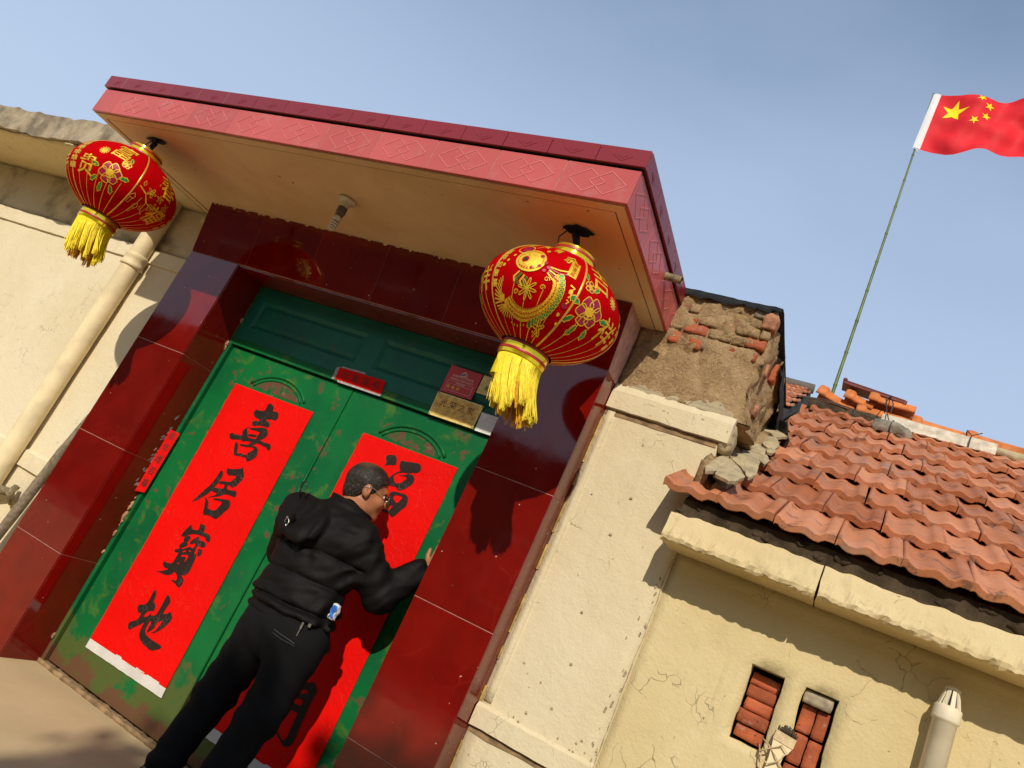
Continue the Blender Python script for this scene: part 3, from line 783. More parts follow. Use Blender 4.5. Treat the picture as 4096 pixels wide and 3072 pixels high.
obj('gate_back', box(-.955, .955, .302, .36, 0, 2.60), M['black_gap'], gate)
# crumbly foam and mortar along the jamb, and the rough threshold strip
bm = NB()
for k in range(20):
    z = rnd.choice([rnd.uniform(.62, .95), rnd.uniform(.78, .92), rnd.uniform(.05, .35), rnd.uniform(.45, .95), rnd.uniform(.6, .9), rnd.uniform(2.05, 2.3), rnd.uniform(1.9, 1.95), rnd.uniform(.3, 1.3)])
    s = rnd.uniform(.004, .013)
    r = bmesh.ops.create_icosphere(bm, subdivisions=2, radius=s, matrix=Matrix.Translation((-.978+rnd.uniform(-.002, .006), .232+rnd.uniform(-.006, .003), z)) @ Matrix.Diagonal((.6, .9, rnd.uniform(1, 2.4), 1)))
    for v in r['verts']: v.co += Vector((nz(v.co, 90), nz(v.co, 90, 3), nz(v.co, 90, 5)))*s*.6
obj('jamb_foam', bm, M['foam'], gate, True, kind='stuff')
bm = grid_box(-.98, .98, .222, .268, -.004, .020, .010)
rough(bm, .0055, 30, 4)
obj('threshold', bm, M['brown_mortar'], gate, True)

# ------------------------------------------------------------------ houses: walls left and right
WY = .155
lh = root('left_house', 'cream painted house wall with a rough flat concrete eave left of the gate', 'house', (-3.5, .3, 0))
def wall_sheet(x0, x1, z0, z1, y, dep, holes=(), h=.06, amp=.0022, seed=0, jit=0):
    bm = NB()
    def cuts(a, b, extra):
        n_ = max(1, round((b-a)/h)); s_ = [a+(b-a)*i/n_ for i in range(n_+1)]
        for e_ in extra: s_ = [q for q in s_ if abs(q-e_) > h*.3 or q in (a, b)]+[e_]
        return sorted(set(s_))
    X = cuts(x0, x1, [e_ for q in holes for e_ in q[:2]]); Z = cuts(z0, z1, [e_ for q in holes for e_ in q[2:]])
    V = {}
    def v(i, k, back=0):
        key = (i, k, back)
        if key not in V:
            p = Vector((X[i], y, Z[k]))
            d = fbm(p, 3.1, seed)*amp*1.6 + fbm(p, 14, seed+4)*amp*.6
            if back: d = dep
            onh = any(q[0]-1e-6 <= X[i] <= q[1]+1e-6 and q[2]-1e-6 <= Z[k] <= q[3]+1e-6 for q in holes)
            if onh and jit: p += Vector((nz(p, 25, 2)*jit, 0, nz(p, 25, 6)*jit))
            V[key] = bm.verts.new((p.x, p.y+d, p.z))
        return V[key]
    def inh(i, k):
        mx, mz = (X[i]+X[i+1])/2, (Z[k]+Z[k+1])/2
        return any(q[0] < mx < q[1] and q[2] < mz < q[3] for q in holes)
    NX, NZ_ = len(X)-1, len(Z)-1
    for i in range(NX):
        for k in range(NZ_):
            if inh(i, k): continue
            bm.faces.new([v(i, k), v(i+1, k), v(i+1, k+1), v(i, k+1)])
            for (di, dk, e) in ((-1, 0, ((i, k+1), (i, k))), (1, 0, ((i+1, k), (i+1, k+1))), (0, -1, ((i, k), (i+1, k))), (0, 1, ((i+1, k+1), (i, k+1)))):
                ni, nk = i+di, k+dk
                if not (0 <= ni < NX and 0 <= nk < NZ_) or inh(ni, nk):
                    a, b = e
                    bm.faces.new([v(*a), v(*a, 1), v(*b, 1), v(*b)])
    return fixn(bm)
def band_bm(x0, x1, z0, z1, y, out, cham, seed=0, amp=.002):
    n_ = max(2, round((x1-x0)/.03)); bm = NB(); prof = [(y+.02, z0), (y-out, z0+.002), (y-out, z1), (y-out*.15, z1+cham), (y+.02, z1+cham)]
    rings = []
    for i in range(n_+1):
        x_ = x0+(x1-x0)*i/n_
        ring = []
        for j, (a, b) in enumerate(prof):
            p = Vector((x_, a, b)); w_ = amp if 0 < j < 4 else 0
            ring.append(bm.verts.new(p+Vector((0, fbm(p, 20, seed)*w_, fbm(p, 17, seed+3)*w_))))
        rings.append(ring)
    for a, b in zip(rings, rings[1:]):
        for j in range(len(prof)-1): bm.faces.new([a[j], b[j], b[j+1], a[j+1]])
    bm.faces.new(rings[0]); bm.faces.new(rings[-1][::-1])
    return fixn(bm)
obj('wall', wall_sheet(-7.0, XL0-.001, 0, 2.335, WY, .25, seed=1), M['cream'], lh, True)
obj('frieze', wall_sheet(-7.0, XL0-.001, 2.3355, 2.72, WY+.004, .25, amp=.005, seed=2), M['stained'], lh, True)
obj('moulding', band_bm(-7.0, XL0-.001, 2.234, 2.326, WY, .016, .012, 3), M['cream'], lh)
obj('moulding', band_bm(-7.0, XL0-.001, .797, .890, WY, .020, .014, 4), M['cream'], lh)
bm = grid_box(-7.0, -1.625, -.385, 1.4, 2.685, 2.850, .05)
for v in bm.verts:
    p = v.co.copy()
    e = 1 if p.y < -.36 else .25
    v.co += Vector((0, fbm(p, 6, 1)*.018*e + fbm(p, 24, 2)*.010*e, (fbm(p, 5, 5)*.016 + fbm(p, 22, 7)*.010)*(1 if p.z > 2.8 or e == 1 else .3)))
obj('eave_slab', bm, M['concrete'], lh, False)
bm = grid_box(-7.0, -1.64, -.36, .16, 2.676, 2.683, .05)
for v in bm.verts:
    p = v.co.copy()
    if p.y < -.34: v.co.y += fbm(p, 9, 3)*.022
    v.co.z += fbm(p, 6, 2)*.004
obj('eave_soffit', bm, M['cream_eave'], lh, True)
obj('eave_soffit', wall_sheet(-1.636, XL0-.001, 2.60, 2.676, WY-.03, .1, amp=.012, seed=5), M['stained'], lh, True)

# pvc downpipe with socket joint
dp = root('drain_pipe', 'thick cream painted drainpipe with a socket joint left of the gate', 'drainpipe', (-1.915, .085, 0))
px, py = -1.915, .088
bm = NB(); add_lathe(bm, [(.060, 0.0), (.060, 2.17)], (px, py, 0), 28); obj('pipe', bm, M['pvc'], dp, True)
bm = NB(); add_lathe(bm, [(.0605, 2.155), (.070, 2.158), (.0715, 2.166), (.0715, 2.178), (.068, 2.182), (.068, 2.214), (.0705, 2.218), (.0705, 2.238), (.067, 2.245), (.0605, 2.25)], (px, py, 0), 28); obj('socket_joint', bm, M['pvc'], dp, True)
bm = NB(); add_lathe(bm, [(.060, 2.172), (.060, 2.69)], (px, py, 0), 28); obj('pipe', bm, M['pvc'], dp, True)
bm = NB()
add_tube(bm, [(px+.02, py, .632), (px+.10, py-.01, .64), (px+.19, py+.02, .655)], [.020, .030, .022], 10)
add_tube(bm, [(px+.20, py+.05, .60), (px+.205, py+.0, .66), (px+.19, py+.03, .70)], [.018, .026, .016], 10)
rough(bm, .006, 40, 3)
obj('pipe_bracket', bm, M['rusty'], dp, True)
cd = root('conduit', 'rough grey flexible conduit bending down beside the left gate pillar', 'conduit', (-1.6, .07, 0))
bm = NB()
path = []
for t in np.linspace(0, 1, 26):
    z = 1.75*(1-t)
    xx = -1.405-.012 - .085*min(1, max(0, (1.42-z)/.4)) - .14*max(0, (1.05-z))
    path.append((xx, .095-.02*t, z))
add_tube(bm, path, .029, 10, cap=True)
rough(bm, .004, 60, 2)
obj('conduit_tube', bm, M['conduit'], cd, True)

# right: pier wall between gate and house, with moulded bands
rp = root('pier_wall', 'cream plastered pier wall with cracked top moulding right of the gate', 'wall', (1.62, .2, 0))
obj('wall_face', wall_sheet(XR1+.003, 1.893, 0, 2.36, WY, .24, seed=8, amp=.003), M['cream_dimmed'], rp, True)
bm = NB()
for k in range(42):
    z0 = k*.056; p = Vector((XR1+.002, WY-.002, z0))
    w = .005+.007*nz(p, 9)
    if nz(p, 14, 5) > .12: continue
    add_box(bm, XR1+.0005, XR1+.004+max(.003, w), WY-.0045+.001*(k % 2), WY+.01, z0, z0+.056)
obj('ochre_edge', bm, M['yellow_edge'], rp)
obj('plaster_strip', wall_sheet(XR1+.017, XR1+.052, .90, 2.228, WY-.0045, .02, seed=11, amp=.0012), M['cream_dimmed'], rp, True)
obj('top_moulding', band_bm(XR1+.004, 1.930, 2.232, 2.318, WY, .022, .036, 6, .004), M['cream_dimmed'], rp)
obj('moulding', band_bm(XR1+.004, 1.890, .796, .872, WY, .020, .014, 7, .003), M['cream_dimmed'], rp)
bm = NB()
for z0, z1 in ((2.205, 2.2315), (.772, .7955)):
    add_box(bm, XR1+.004, 1.888, WY-.003, WY+.01, z0, z1)
subdiv(bm, 5)
for v in bm.verts: v.co.z += fbm(v.co, 24, 3)*.006
obj('grimy_joint', bm, M['brown_mortar'], rp, kind='stuff')
# cracked corner between pier and house, with flaked plaster beside it
bm = NB(); L_ = []; R_ = []
z = .02
while z < 1.74:
    xx = 1.8895+.006*nz((0, 0, z), 9)+.003*nz((3, 0, z), 40); w = .0012+.0032*abs(nz((7, 0, z), 14))
    L_.append((xx-w, z)); R_.append((xx+w, z)); z += .014
add_fill(bm, [L_+R_[::-1]], lambda u, v: (u, WY-.0052, v))
obj('corner_crack', bm, M['peel'], rp, kind='stuff')
bm = NB()
for k in range(24):
    zc = rnd.uniform(.86, 1.62); xc = 1.887-abs(rnd.gauss(0, .030)); s = rnd.uniform(.002, .006)
    P = [(xc+s*math.cos(a)*(1+.7*nz((a, xc, zc), 1.5)), zc+1.9*s*math.sin(a)*(1+.7*nz((a, zc, xc), 1.7))) for a in np.linspace(0, 6.283, 12)[:-1]]
    add_fill(bm, [P], lambda u, v: (u, WY-.0058-.00002*k, v))
for k in range(22):
    xc = rnd.uniform(1.45, 1.88); zc = rnd.choice([.875+abs(rnd.gauss(0, .03)), rnd.uniform(.9, 2.15)]); s = rnd.uniform(.0015, .005)
    P = [(xc+1.5*s*math.cos(a)*(1+.7*nz((a, xc, zc), 1.5)), zc+s*math.sin(a)*(1+.7*nz((a, zc, xc), 1.7))) for a in np.linspace(0, 6.283, 10)[:-1]]
    add_fill(bm, [P], lambda u, v: (u, WY-.0062, v))
obj('flaked_spots', bm, M['peel'], rp, kind='stuff')

# ------------------------------------------------------------------ crumbling brick and mud stub above the pier wall
sx0, sx1, sz0, sz1, sy0, sy1 = XR1+.003, 1.925, 2.352, 2.895, .163, 1.25
st = root('brick_stub', 'crumbling brick and straw mud stub under black roofing felt between canopy and tiled roof', 'wall stub', (1.65, .5, 2.352))
def seg_d(p, a, b):
    a = Vector(a); b = Vector(b); d = b-a; t = max(0, min(1, (p-a).dot(d)/d.length_squared)); return (p-a-d*t).length
CR = [[(1.53, 2.685), (1.60, 2.675), (1.665, 2.652)], [(1.665, 2.64), (1.69, 2.56), (1.735, 2.47), (1.74, 2.40)], [(1.63, 2.75), (1.70, 2.735), (1.745, 2.722)],
      [(1.745, 2.70), (1.83, 2.70), (1.87, 2.69)], [(1.72, 2.83), (1.80, 2.825), (1.88, 2.81)], [(1.75, 2.78), (1.80, 2.755), (1.88, 2.745)], [(1.56, 2.62), (1.62, 2.60), (1.66, 2.625)], [(1.56, 2.79), (1.60, 2.84)], [(1.87, 2.80), (1.925, 2.72)]]
bm = grid_box(sx0, sx1, sy0, sy1, sz0, sz1, .0165)
for v in bm.verts:
    p = v.co.copy()
    d = fbm(p, 7, 2, 4)*.016 + fbm(p, 30, 5, 2)*.006
    fx = max(0, (p.x-1.80)/.125); fl = max(0, (2.62-p.z)/.27)
    off = Vector((0, 0, 0))
    if p.y < sy0+.001:
        off.y = -d + .055*fx**3*0.6
        for c in CR:
            for a, b in zip(c, c[1:]):
                dd = seg_d(Vector((p.x+nz(p, 40)*.004, p.z+nz(p, 40, 3)*.004)), a, b)
                if dd < .013: off.y += .020*(1-dd/.013)
        if abs(p.z-2.655) < .03 or p.z > 2.70: off.y -= .006
    if p.x > sx1-.001:
        off.x = d*1.4 + .012*math.sin(p.y*38+nz(p, 12)*3) + .045*fl*fl
    if p.z > sz1-.001: off.z = fbm(p, 5, 8)*.015
    v.co = p+off
obj('mud_core', bm, M['mud'], st, True)
def rough_brick(x0, x1, y0, y1, z0, z1, amp=.004, sd=0, rz=0):
    bm = grid_box(x0, x1, y0, y1, z0, z1, .014)
    c = Vector(((x0+x1)/2, (y0+y1)/2, (z0+z1)/2)); hx, hy, hz = (x1-x0)/2, (y1-y0)/2, (z1-z0)/2
    for v in bm.verts:
        q = v.co-c
        k = sum(1 for a, b in ((q.x, hx), (q.y, hy), (q.z, hz)) if abs(abs(a)-b) < 1e-6)
        if k >= 2: q *= (.972 if k == 2 else .95)
        v.co = c+q+Vector((fbm(v.co, 35, sd), fbm(v.co, 35, sd+4), fbm(v.co, 35, sd+8)))*amp
    if rz: bmesh.ops.rotate(bm, verts=bm.verts, cent=c, matrix=Matrix.Rotation(rz, 3, 'Y'))
    return bm
BR = []
for c_ in range(4):
    z_ = 2.692+.050*c_; x_ = 1.505+(.0 if c_ % 2 else -.055)+rnd.uniform(-.01, .01)
    while x_ < 1.90:
        L_ = rnd.choice([.11, .115, .11, .055]); x2_ = min(x_+L_, 1.935)
        if x2_-x_ > .03 and x2_ > 1.50: BR.append((max(1.45, x_)+.003, x2_-.003, z_+.003, z_+.046, rnd.choice(['mud', 'mud', 'mud', 'brick', 'cement_brick', 'mud_brick']), rnd.uniform(-.006, .008)))
        x_ = x2_
BR += [(1.728, 1.915, 2.632, 2.674, 'brick', .004), (1.604, 1.664, 2.626, 2.672, 'brick', .004), (1.512, 1.560, 2.628, 2.682, 'brick', 0), (1.668, 1.724, 2.632, 2.680, 'cement_brick', .003), (1.885, 1.945, 2.795, 2.872, 'mud_brick', -.012)]
for i, (a, b, c, d, mt, o_) in enumerate(BR):
    obj('brick', rough_brick(a, b, sy0-.004+o_, sy0+.06, c, d, .0055, i), M[mt], st, True)
for i, (y, z, dy, dz) in enumerate([(.36, 2.66, .05, .07), (.62, 2.76, .05, .10), (.30, 2.44, .05, .06), (.46, 2.50, .04, .06), (.24, 2.40, .04, .05)]):
    obj('brick', rough_brick(sx1-.05, sx1+.014, y, y+dy, z, z+dz, .008, i+20), M['brick' if i == 1 else 'mud_brick'], st, True)
# felt sheet over the top, hanging over front and back edge
bm = NB()
nx, ny = 40, 12
rowsv = []
path = [(-.026, -.026), (-.025, -.006), (-.012, .012), (.05, .02), (.3, .022), (.7, .02), (1.10, .016)]
for j, (dy, dz) in enumerate(path):
    r_ = []
    for i in range(nx+1):
        x_ = 1.44+(1.948-1.44)*i/nx
        p = Vector((x_, sy0+dy, sz1+dz))
        w_ = fbm(p, 14, 3)*.010
        if j == 0: p.z += fbm(p, 26, 4)*.016+(.012 if i > nx-4 else 0)
        r_.append(bm.verts.new(p+Vector((0, w_*.8, w_))))
    rowsv.append(r_)
for a, b in zip(rowsv, rowsv[1:]):
    for i in range(nx): bm.faces.new([a[i], a[i+1], b[i+1], b[i]])
r1_ = []; r2_ = []
for k in range(18):
    t = k/17
    y_ = .60+.68*t
    z_ = 2.91-.05*t
    r1_.append(bm.verts.new((1.948+.012*nz((0, y_, 0), 9), y_, z_))); r2_.append(bm.verts.new((1.962+.03*t+.012*nz((2, y_, 0), 9), y_+.02, z_-.10-.34*t**1.6+.02*nz((5, y_, 0), 12))))
for k in range(17): bm.faces.new([r1_[k], r1_[k+1], r2_[k+1], r2_[k]])
bmesh.ops.solidify(bm, geom=bm.faces[:], thickness=.004)
obj('felt_sheet', fixn(bm), M['felt'], st, True)
bm = NB()
pts = [(1.975, .98, 2.72), (2.03, .94, 2.70), (2.055, .97, 2.62), (2.045, 1.02, 2.56), (1.99, 1.05, 2.58), (1.955, 1.02, 2.66)]
v0 = [bm.verts.new(p) for p in pts]; cc = bm.verts.new((2.0, 1.02, 2.67))
for i in range(6): bm.faces.new([v0[i], v0[(i+1) % 6], cc])
subdiv(bm, 3)
for v in bm.verts: v.co += Vector((fbm(v.co, 14, 1), fbm(v.co, 14, 2), fbm(v.co, 14, 3)))*.012
bmesh.ops.solidify(bm, geom=bm.faces[:], thickness=.004)
obj('felt_flap', fixn(bm), M['felt'], st, True)
# old white paint blobs and smeared cement at the foot of the stub
bm = NB()
x = 1.43
blobs = []
for (x0, x1, zt) in ((1.43, 1.60, 2.385), (1.605, 1.73, 2.378), (1.70, 1.915, 2.415)):
    n_ = int((x1-x0)/.006)
    A = [(x0+(x1-x0)*i/n_, 2.350) for i in range(n_+1)]
    B = [(x0+(x1-x0)*i/n_, 2.353+(zt-2.353)*math.sin(math.pi*min(1, max(0, i/n_)))**.5*(.55+.8*abs(nz((x0+(x1-x0)*i/n_, 0, 0), 24, zt))) ) for i in range(n_, -1, -1)]
    vs_ = add_fill(bm, [A+B], lambda u, v: (u, sy0-.012-.004*nz((u, 0, v), 30), v))
bmesh.ops.solidify(bm, geom=bm.faces[:], thickness=-.012)
obj('paint_blobs', fixn(bm), M['cream'], st, kind='stuff')
bm = grid_box(1.875, 1.955, .135, .30, 2.20, 2.35, .012)
for v in bm.verts:
    q = v.co-Vector((1.91, .21, 2.27)); k = 1/max(1, (abs(q.x/.036)**2.4+abs(q.y/.075)**2.4+abs(q.z/.075)**2.4)**(1/2.4))
    v.co = Vector((1.91, .21, 2.27))+q*k+Vector((nz(v.co, 20), nz(v.co, 20, 3), nz(v.co, 20, 5)))*.010
obj('cement_smear', bm, M['mortar'], st, True)

# ------------------------------------------------------------------ right house
rh = root('right_house', 'low yellowish house wall under a terracotta tiled roof on the right', 'house', (3.2, .3, 0))
HX = 1.894
H1 = (2.292, 2.412, 1.186, 1.455); H2 = (2.483, 2.600, 1.02, 1.458)
obj('wall', wall_sheet(HX, 6.0, 0, 1.745, WY+.006, .30, holes=(H1, H2), h=.04, amp=.003, seed=14, jit=.006), M['cream_right'], rh, True)
for nm, hh in (('niche_back', H1), ('niche_back', H2)):
    obj(nm, box(hh[0]-.02, hh[1]+.02, .30, .34, hh[2]-.02, hh[3]+.02), M['black_gap'], rh)
def laid_brick(x0, x1, z0, z1, y, mt, rz, sd):
    return obj('brick', rough_brick(x0, x1, y, y+.09, z0, z1, .0022, sd, rz), M[mt], rh, True)
yB = .198
for i, (a, b, c, d, rz, y) in enumerate([(2.300, 2.404, 1.392, 1.436, .03, yB+.03), (2.302, 2.404, 1.346, 1.390, .02, yB), (2.306, 2.406, 1.300, 1.344, .03, yB+.003), (2.297, 2.408, 1.250, 1.298, .02, yB-.006), (2.302, 2.406, 1.200, 1.246, .05, yB+.004)]):
    laid_brick(a, b, c, d, y, 'brick', rz, 40+i)
for i, (a, b, c, d, rz, y, mt) in enumerate([(2.486, 2.586, 1.408, 1.454, .01, yB-.020, 'cement_brick'), (2.493, 2.542, 1.308, 1.405, .02, yB+.012, 'brick'), (2.546, 2.588, 1.304, 1.404, .01, yB+.008, 'brick'),
        (2.494, 2.540, 1.198, 1.302, .03, yB-.006, 'brick'), (2.544, 2.590, 1.196, 1.298, .02, yB+.004, 'brick'), (2.490, 2.588, 1.145, 1.192, .02, yB, 'brick'), (2.490, 2.588, 1.095, 1.142, .0, yB, 'brick')]):
    laid_brick(a, b, c, d, y, mt, rz, 60+i)
# painted concrete eave with a ragged lower lip
prof = [(.20, 1.738), (.03, 1.737), (-.072, 1.731), (-.084, 1.738), (-.087, 1.752), (-.080, 1.768), (-.070, 1.795), (-.060, 1.830), (-.050, 1.852), (.20, 1.856)]
for (xa, xb) in ((1.862, 2.424), (2.430, 6.0)):
    bm = NB(); rings = []
    n_ = int((xb-xa)/.011)
    for i in range(n_+1):
        x_ = xa+(xb-xa)*i/n_
        ring = []
        for j, (a, b) in enumerate(prof):
            p = Vector((x_, a, b)); o_ = Vector((0, 0, 0))
            if 1 < j < 6: o_ = Vector((0, fbm(p, 34, 1)*.010+fbm(p, 9, 3)*.006, fbm(p, 30, 6)*.008))
            elif 0 < j < 9: o_ = Vector((0, fbm(p, 12, 2)*.003, fbm(p, 10, 8)*.003))
            if j in (8, 9): o_.z += fbm(Vector((x_, 0, 0)), 9, 4)*.014
            if i == 0: o_.x += .008*nz(p, 30)
            ring.append(bm.verts.new(p+o_))
        rings.append(ring)
    for a, b in zip(rings, rings[1:]):
        for j in range(len(prof)-1):
            bm.faces.new([a[j], b[j], b[j+1], a[j+1]])
    bm.faces.new(rings[0]); bm.faces.new(rings[-1][::-1])
    obj('eave_moulding', fixn(bm), M['cream_eave'], rh, False)
# dark bedding under the tiles
ang = math.atan2(.170, .283)
def roofz(y, off=0): return 1.955+off+(y+.07)*.170/.283
bm = NB()
add_prism(bm, [(1.885, -.012, 1.846), (1.885, -.012, roofz(0)-.075), (1.885, 2.45, roofz(2.45)-.10), (1.885, 2.45, roofz(2.45)-.30), (1.885, .30, 1.846)], (4.1, 0, 0))
obj('roof_bedding', fixn(bm), M['bedding'], rh)
bm = NB()
for k in range(60):
    x_ = 1.90+k*.066
    s = rnd.uniform(.008, .018)
    r_ = bmesh.ops.create_icosphere(bm, subdivisions=2, radius=s, matrix=Matrix.Translation((x_+rnd.uniform(-.03, .03), rnd.uniform(-.016, -.004), 1.885+rnd.uniform(-.02, .02))) @ Matrix.Diagonal((1.6, .8, .8, 1)))
    for v in r_['verts']: v.co += Vector((nz(v.co, 50), nz(v.co, 50, 3), nz(v.co, 50, 6)))*.01
obj('bedding_lumps', bm, M['bedding'], rh, True, kind='stuff')
bm = NB()
add_prism(bm, [(1.885, 2.47, roofz(2.45)-.04), (1.885, 4.9, 2.05), (1.885, 4.9, 1.85), (1.885, 2.47, roofz(2.45)-.24)], (4.1, 0, 0))
obj('back_slope', fixn(bm), M['roof'], rh)
obj('gable_wall', wall_sheet(1.90, 5.9, 0, 1.90, 4.4, .2, h=.5), M['cream_right'], rh)
# roof tiles: wavy interlocking clay tiles, one object each
TW, TL = .2115, .385
PR = [(0, .012), (.03, .0195), (.07, .0185), (.12, .008), (.20, .0), (.30, .001), (.39, .009), (.46, .0150), (.53, .0150), (.60, .0075), (.68, .0005), (.76, .0005), (.815, .012), (.85, .0185), (.93, .0195), (1, .0185)]
def tile_mesh(seed, w=TW):
    bm = NB(); top = []; botm = []
    ys = [0, .006, .05, .12, .20, .29, TL]
    for j, y in enumerate(ys):
        rt = []; rb = []
        for u, h in PR:
            p = Vector((u*w, y, 0)); n1 = fbm(p, 16, seed)*.0022; n2 = fbm(p, 60, seed+5)*.0011
            edge = -.004 if j == 0 else 0
            yy = y + (fbm(Vector((u*w, 0, 0)), 26, seed+2)*.004 if j < 2 else 0)
            rt.append(bm.verts.new((u*w, yy, h+n1+n2+edge)))
            bw = -.031+h*.75
            rb.append(bm.verts.new((u*w, yy+.002, bw+n2*1.5+(.004 if j == 0 else 0))))
        top.append(rt); botm.append(rb)
    k = len(PR)
    for a, b in zip(top, top[1:]):
        for i in range(k-1): f = bm.faces.new([a[i], a[i+1], b[i+1], b[i]]); f.smooth = True
    for a, b in zip(botm, botm[1:]):
        for i in range(k-1): bm.faces.new([a[i], b[i], b[i+1], a[i+1]])
    for i in range(k-1):
        bm.faces.new([top[0][i], botm[0][i], botm[0][i+1], top[0][i+1]]); bm.faces.new([top[-1][i], top[-1][i+1], botm[-1][i+1], botm[-1][i]])
    for j in range(len(ys)-1):
        bm.faces.new([top[j][0], top[j+1][0], botm[j+1][0], botm[j][0]]); bm.faces.new([top[j][-1], botm[j][-1], botm[j+1][-1], top[j+1][-1]])
    fixn(bm)
    me = bpy.data.meshes.new('roof_tile'); bm.to_mesh(me); bm.free(); me.materials.append(M['roof'])
    return me
TM = [tile_mesh(s*13.7) for s in range(5)]
HALF = [tile_mesh(s*9.1+3, TW*.5) for s in range(2)]
A_T = ang-R(5.4)
def put_tile(me, x, y, z, parent, a=A_T, jit=1.0):
    o = bpy.data.objects.new('roof_tile', me); C.objects.link(o); o.parent = parent
    o.location = Vector((x+rnd.uniform(-.003, .003)*jit, y+rnd.uniform(-.008, .008)*jit, z+rnd.uniform(-.003, .003)*jit))-wloc(parent)
    o.rotation_euler = (a+rnd.uniform(-.018, .018)*jit, rnd.uniform(-.014, .014)*jit, rnd.uniform(-.014, .014)*jit)
    return o
PH = [.0, .131, .050, .1915, .105, .036, .145, .050, .180]
for row in range(9):
    y0_ = -.070+.283*row; z0_ = 1.950+.170*row
    x = 2.006+PH[row]-.214*2
    while x < 4.15:
        lim = 1.78 if row == 0 else (1.905 if row < 3 else 1.93)
        if x >= lim: put_tile(TM[rnd.randrange(5)], x+.001, y0_, z0_, rh)
        elif x+.107 >= lim: put_tile(HALF[rnd.randrange(2)], x+.1075, y0_, z0_, rh)
        x += .214
# cracked mortar slabs sealing roof against the stub
bm = grid_box(1.88, 2.015, .02, 1.25, 0, .05, .02)
for v in bm.verts:
    p = v.co.copy()
    t = (p.x-1.88)/.135
    v.co.z = roofz(p.y)+.012+(.075*max(0, 1-t)**1.3 if p.z > .02 else -.05)+fbm(p, 18, 3)*.012
    v.co.x += fbm(p, 9, 5)*.02*t
obj('mortar_fillet', bm, M['mud'], rh, True)
for k, ring in enumerate(PLATES):
    c0 = sum((Vector(p) for p in ring), Vector())/len(ring)
    bm = NB()
    nrm = Vector((0, -.17, .283)).normalized()
    a = [bm.verts.new(Vector(p)) for p in ring]; cv = bm.verts.new(c0+nrm*.008)
    for i in range(len(a)): bm.faces.new([a[i], a[(i+1) % len(a)], cv])
    subdiv(bm, 4)
    for v in bm.verts: v.co += nrm*(fbm(v.co, 9, k)*.004+fbm(v.co, 45, k)*.002-.026)+Vector((fbm(v.co, 30, k+3), fbm(v.co, 30, k+6), 0))*.006
    bmesh.ops.solidify(bm, geom=bm.faces[:], thickness=.014)
    obj('mortar_slab', fixn(bm), M['mortar'], rh, False)
# ridge: half round tiles with a collar at one end
def half_round(bm, L, r0, r1, collar=True, th=.012):
    n = 14
    prof = []
    if collar: prof = [(0, r0+.014), (.012, r0+.020), (.05, r0+.020), (.064, r0+.012), (.07, r0)]
    else: prof = [(0, r0)]
    prof += [(L*.5, (r0+r1)/2), (L, r1)]
    rings = []
    for x_, r in prof:
        rings.append(([bm.verts.new((x_, -r*math.cos(math.pi*k/n), r*math.sin(math.pi*k/n))) for k in range(n+1)],
                      [bm.verts.new((x_, -(r-th)*math.cos(math.pi*k/n), (r-th)*math.sin(math.pi*k/n))) for k in range(n+1)]))
    for (a, ai), (b, bi) in zip(rings, rings[1:]):
        for k in range(n):
            f = bm.faces.new([a[k], b[k], b[k+1], a[k+1]]); f.smooth = True
            f = bm.faces.new([ai[k], ai[k+1], bi[k+1], bi[k]]); f.smooth = True
        bm.faces.new([a[0], ai[0], bi[0], b[0]]); bm.faces.new([a[-1], b[-1], bi[-1], ai[-1]])
    for s_, (a, ai) in ((0, rings[0]), (1, rings[-1])):
        for k in range(n):
            q = [a[k], a[k+1], ai[k+1], ai[k]]; bm.faces.new(q if not s_ else q[::-1])
    return fixn(bm)
def ridge_me(L, r0, r1, mt='ridge'):
    bm = half_round(NB(), L, r0, r1)
    me = bpy.data.meshes.new('ridge_tile'); bm.to_mesh(me); bm.free(); me.materials.append(M[mt]); return me
RM = ridge_me(.36, .088, .080)
RY, RZ = 2.47, 3.452
x = 2.585
for k in range(7):
    o = link_mesh('ridge_tile', RM, rh, Vector((x, RY, RZ+rnd.uniform(-.006, .004)))-wloc(rh)); o.rotation_euler = (0, rnd.uniform(-.02, .02), rnd.uniform(-.02, .02)); x += .335
o = link_mesh('ridge_tile', RM, rh, Vector((2.24, RY, RZ-.005))-wloc(rh))
o = link_mesh('ridge_tile', ridge_me(.27, .086, .07), rh, Vector((1.955, RY-.01, RZ+.050))-wloc(rh)); o.rotation_euler = (0, R(13), R(2))
bm = grid_box(3.02, 5.9, 2.33, 2.60, RZ-.06, RZ-.005, .06); rough(bm, .012, 12, 6)
obj('ridge_mortar', bm, M['mortar'], rh, True)
bm = grid_box(1.93, 3.01, 2.36, 2.60, RZ-.09, RZ-.012, .05); rough(bm, .014, 12, 6)
obj('ridge_mortar', bm, M['bedding'], rh, True)

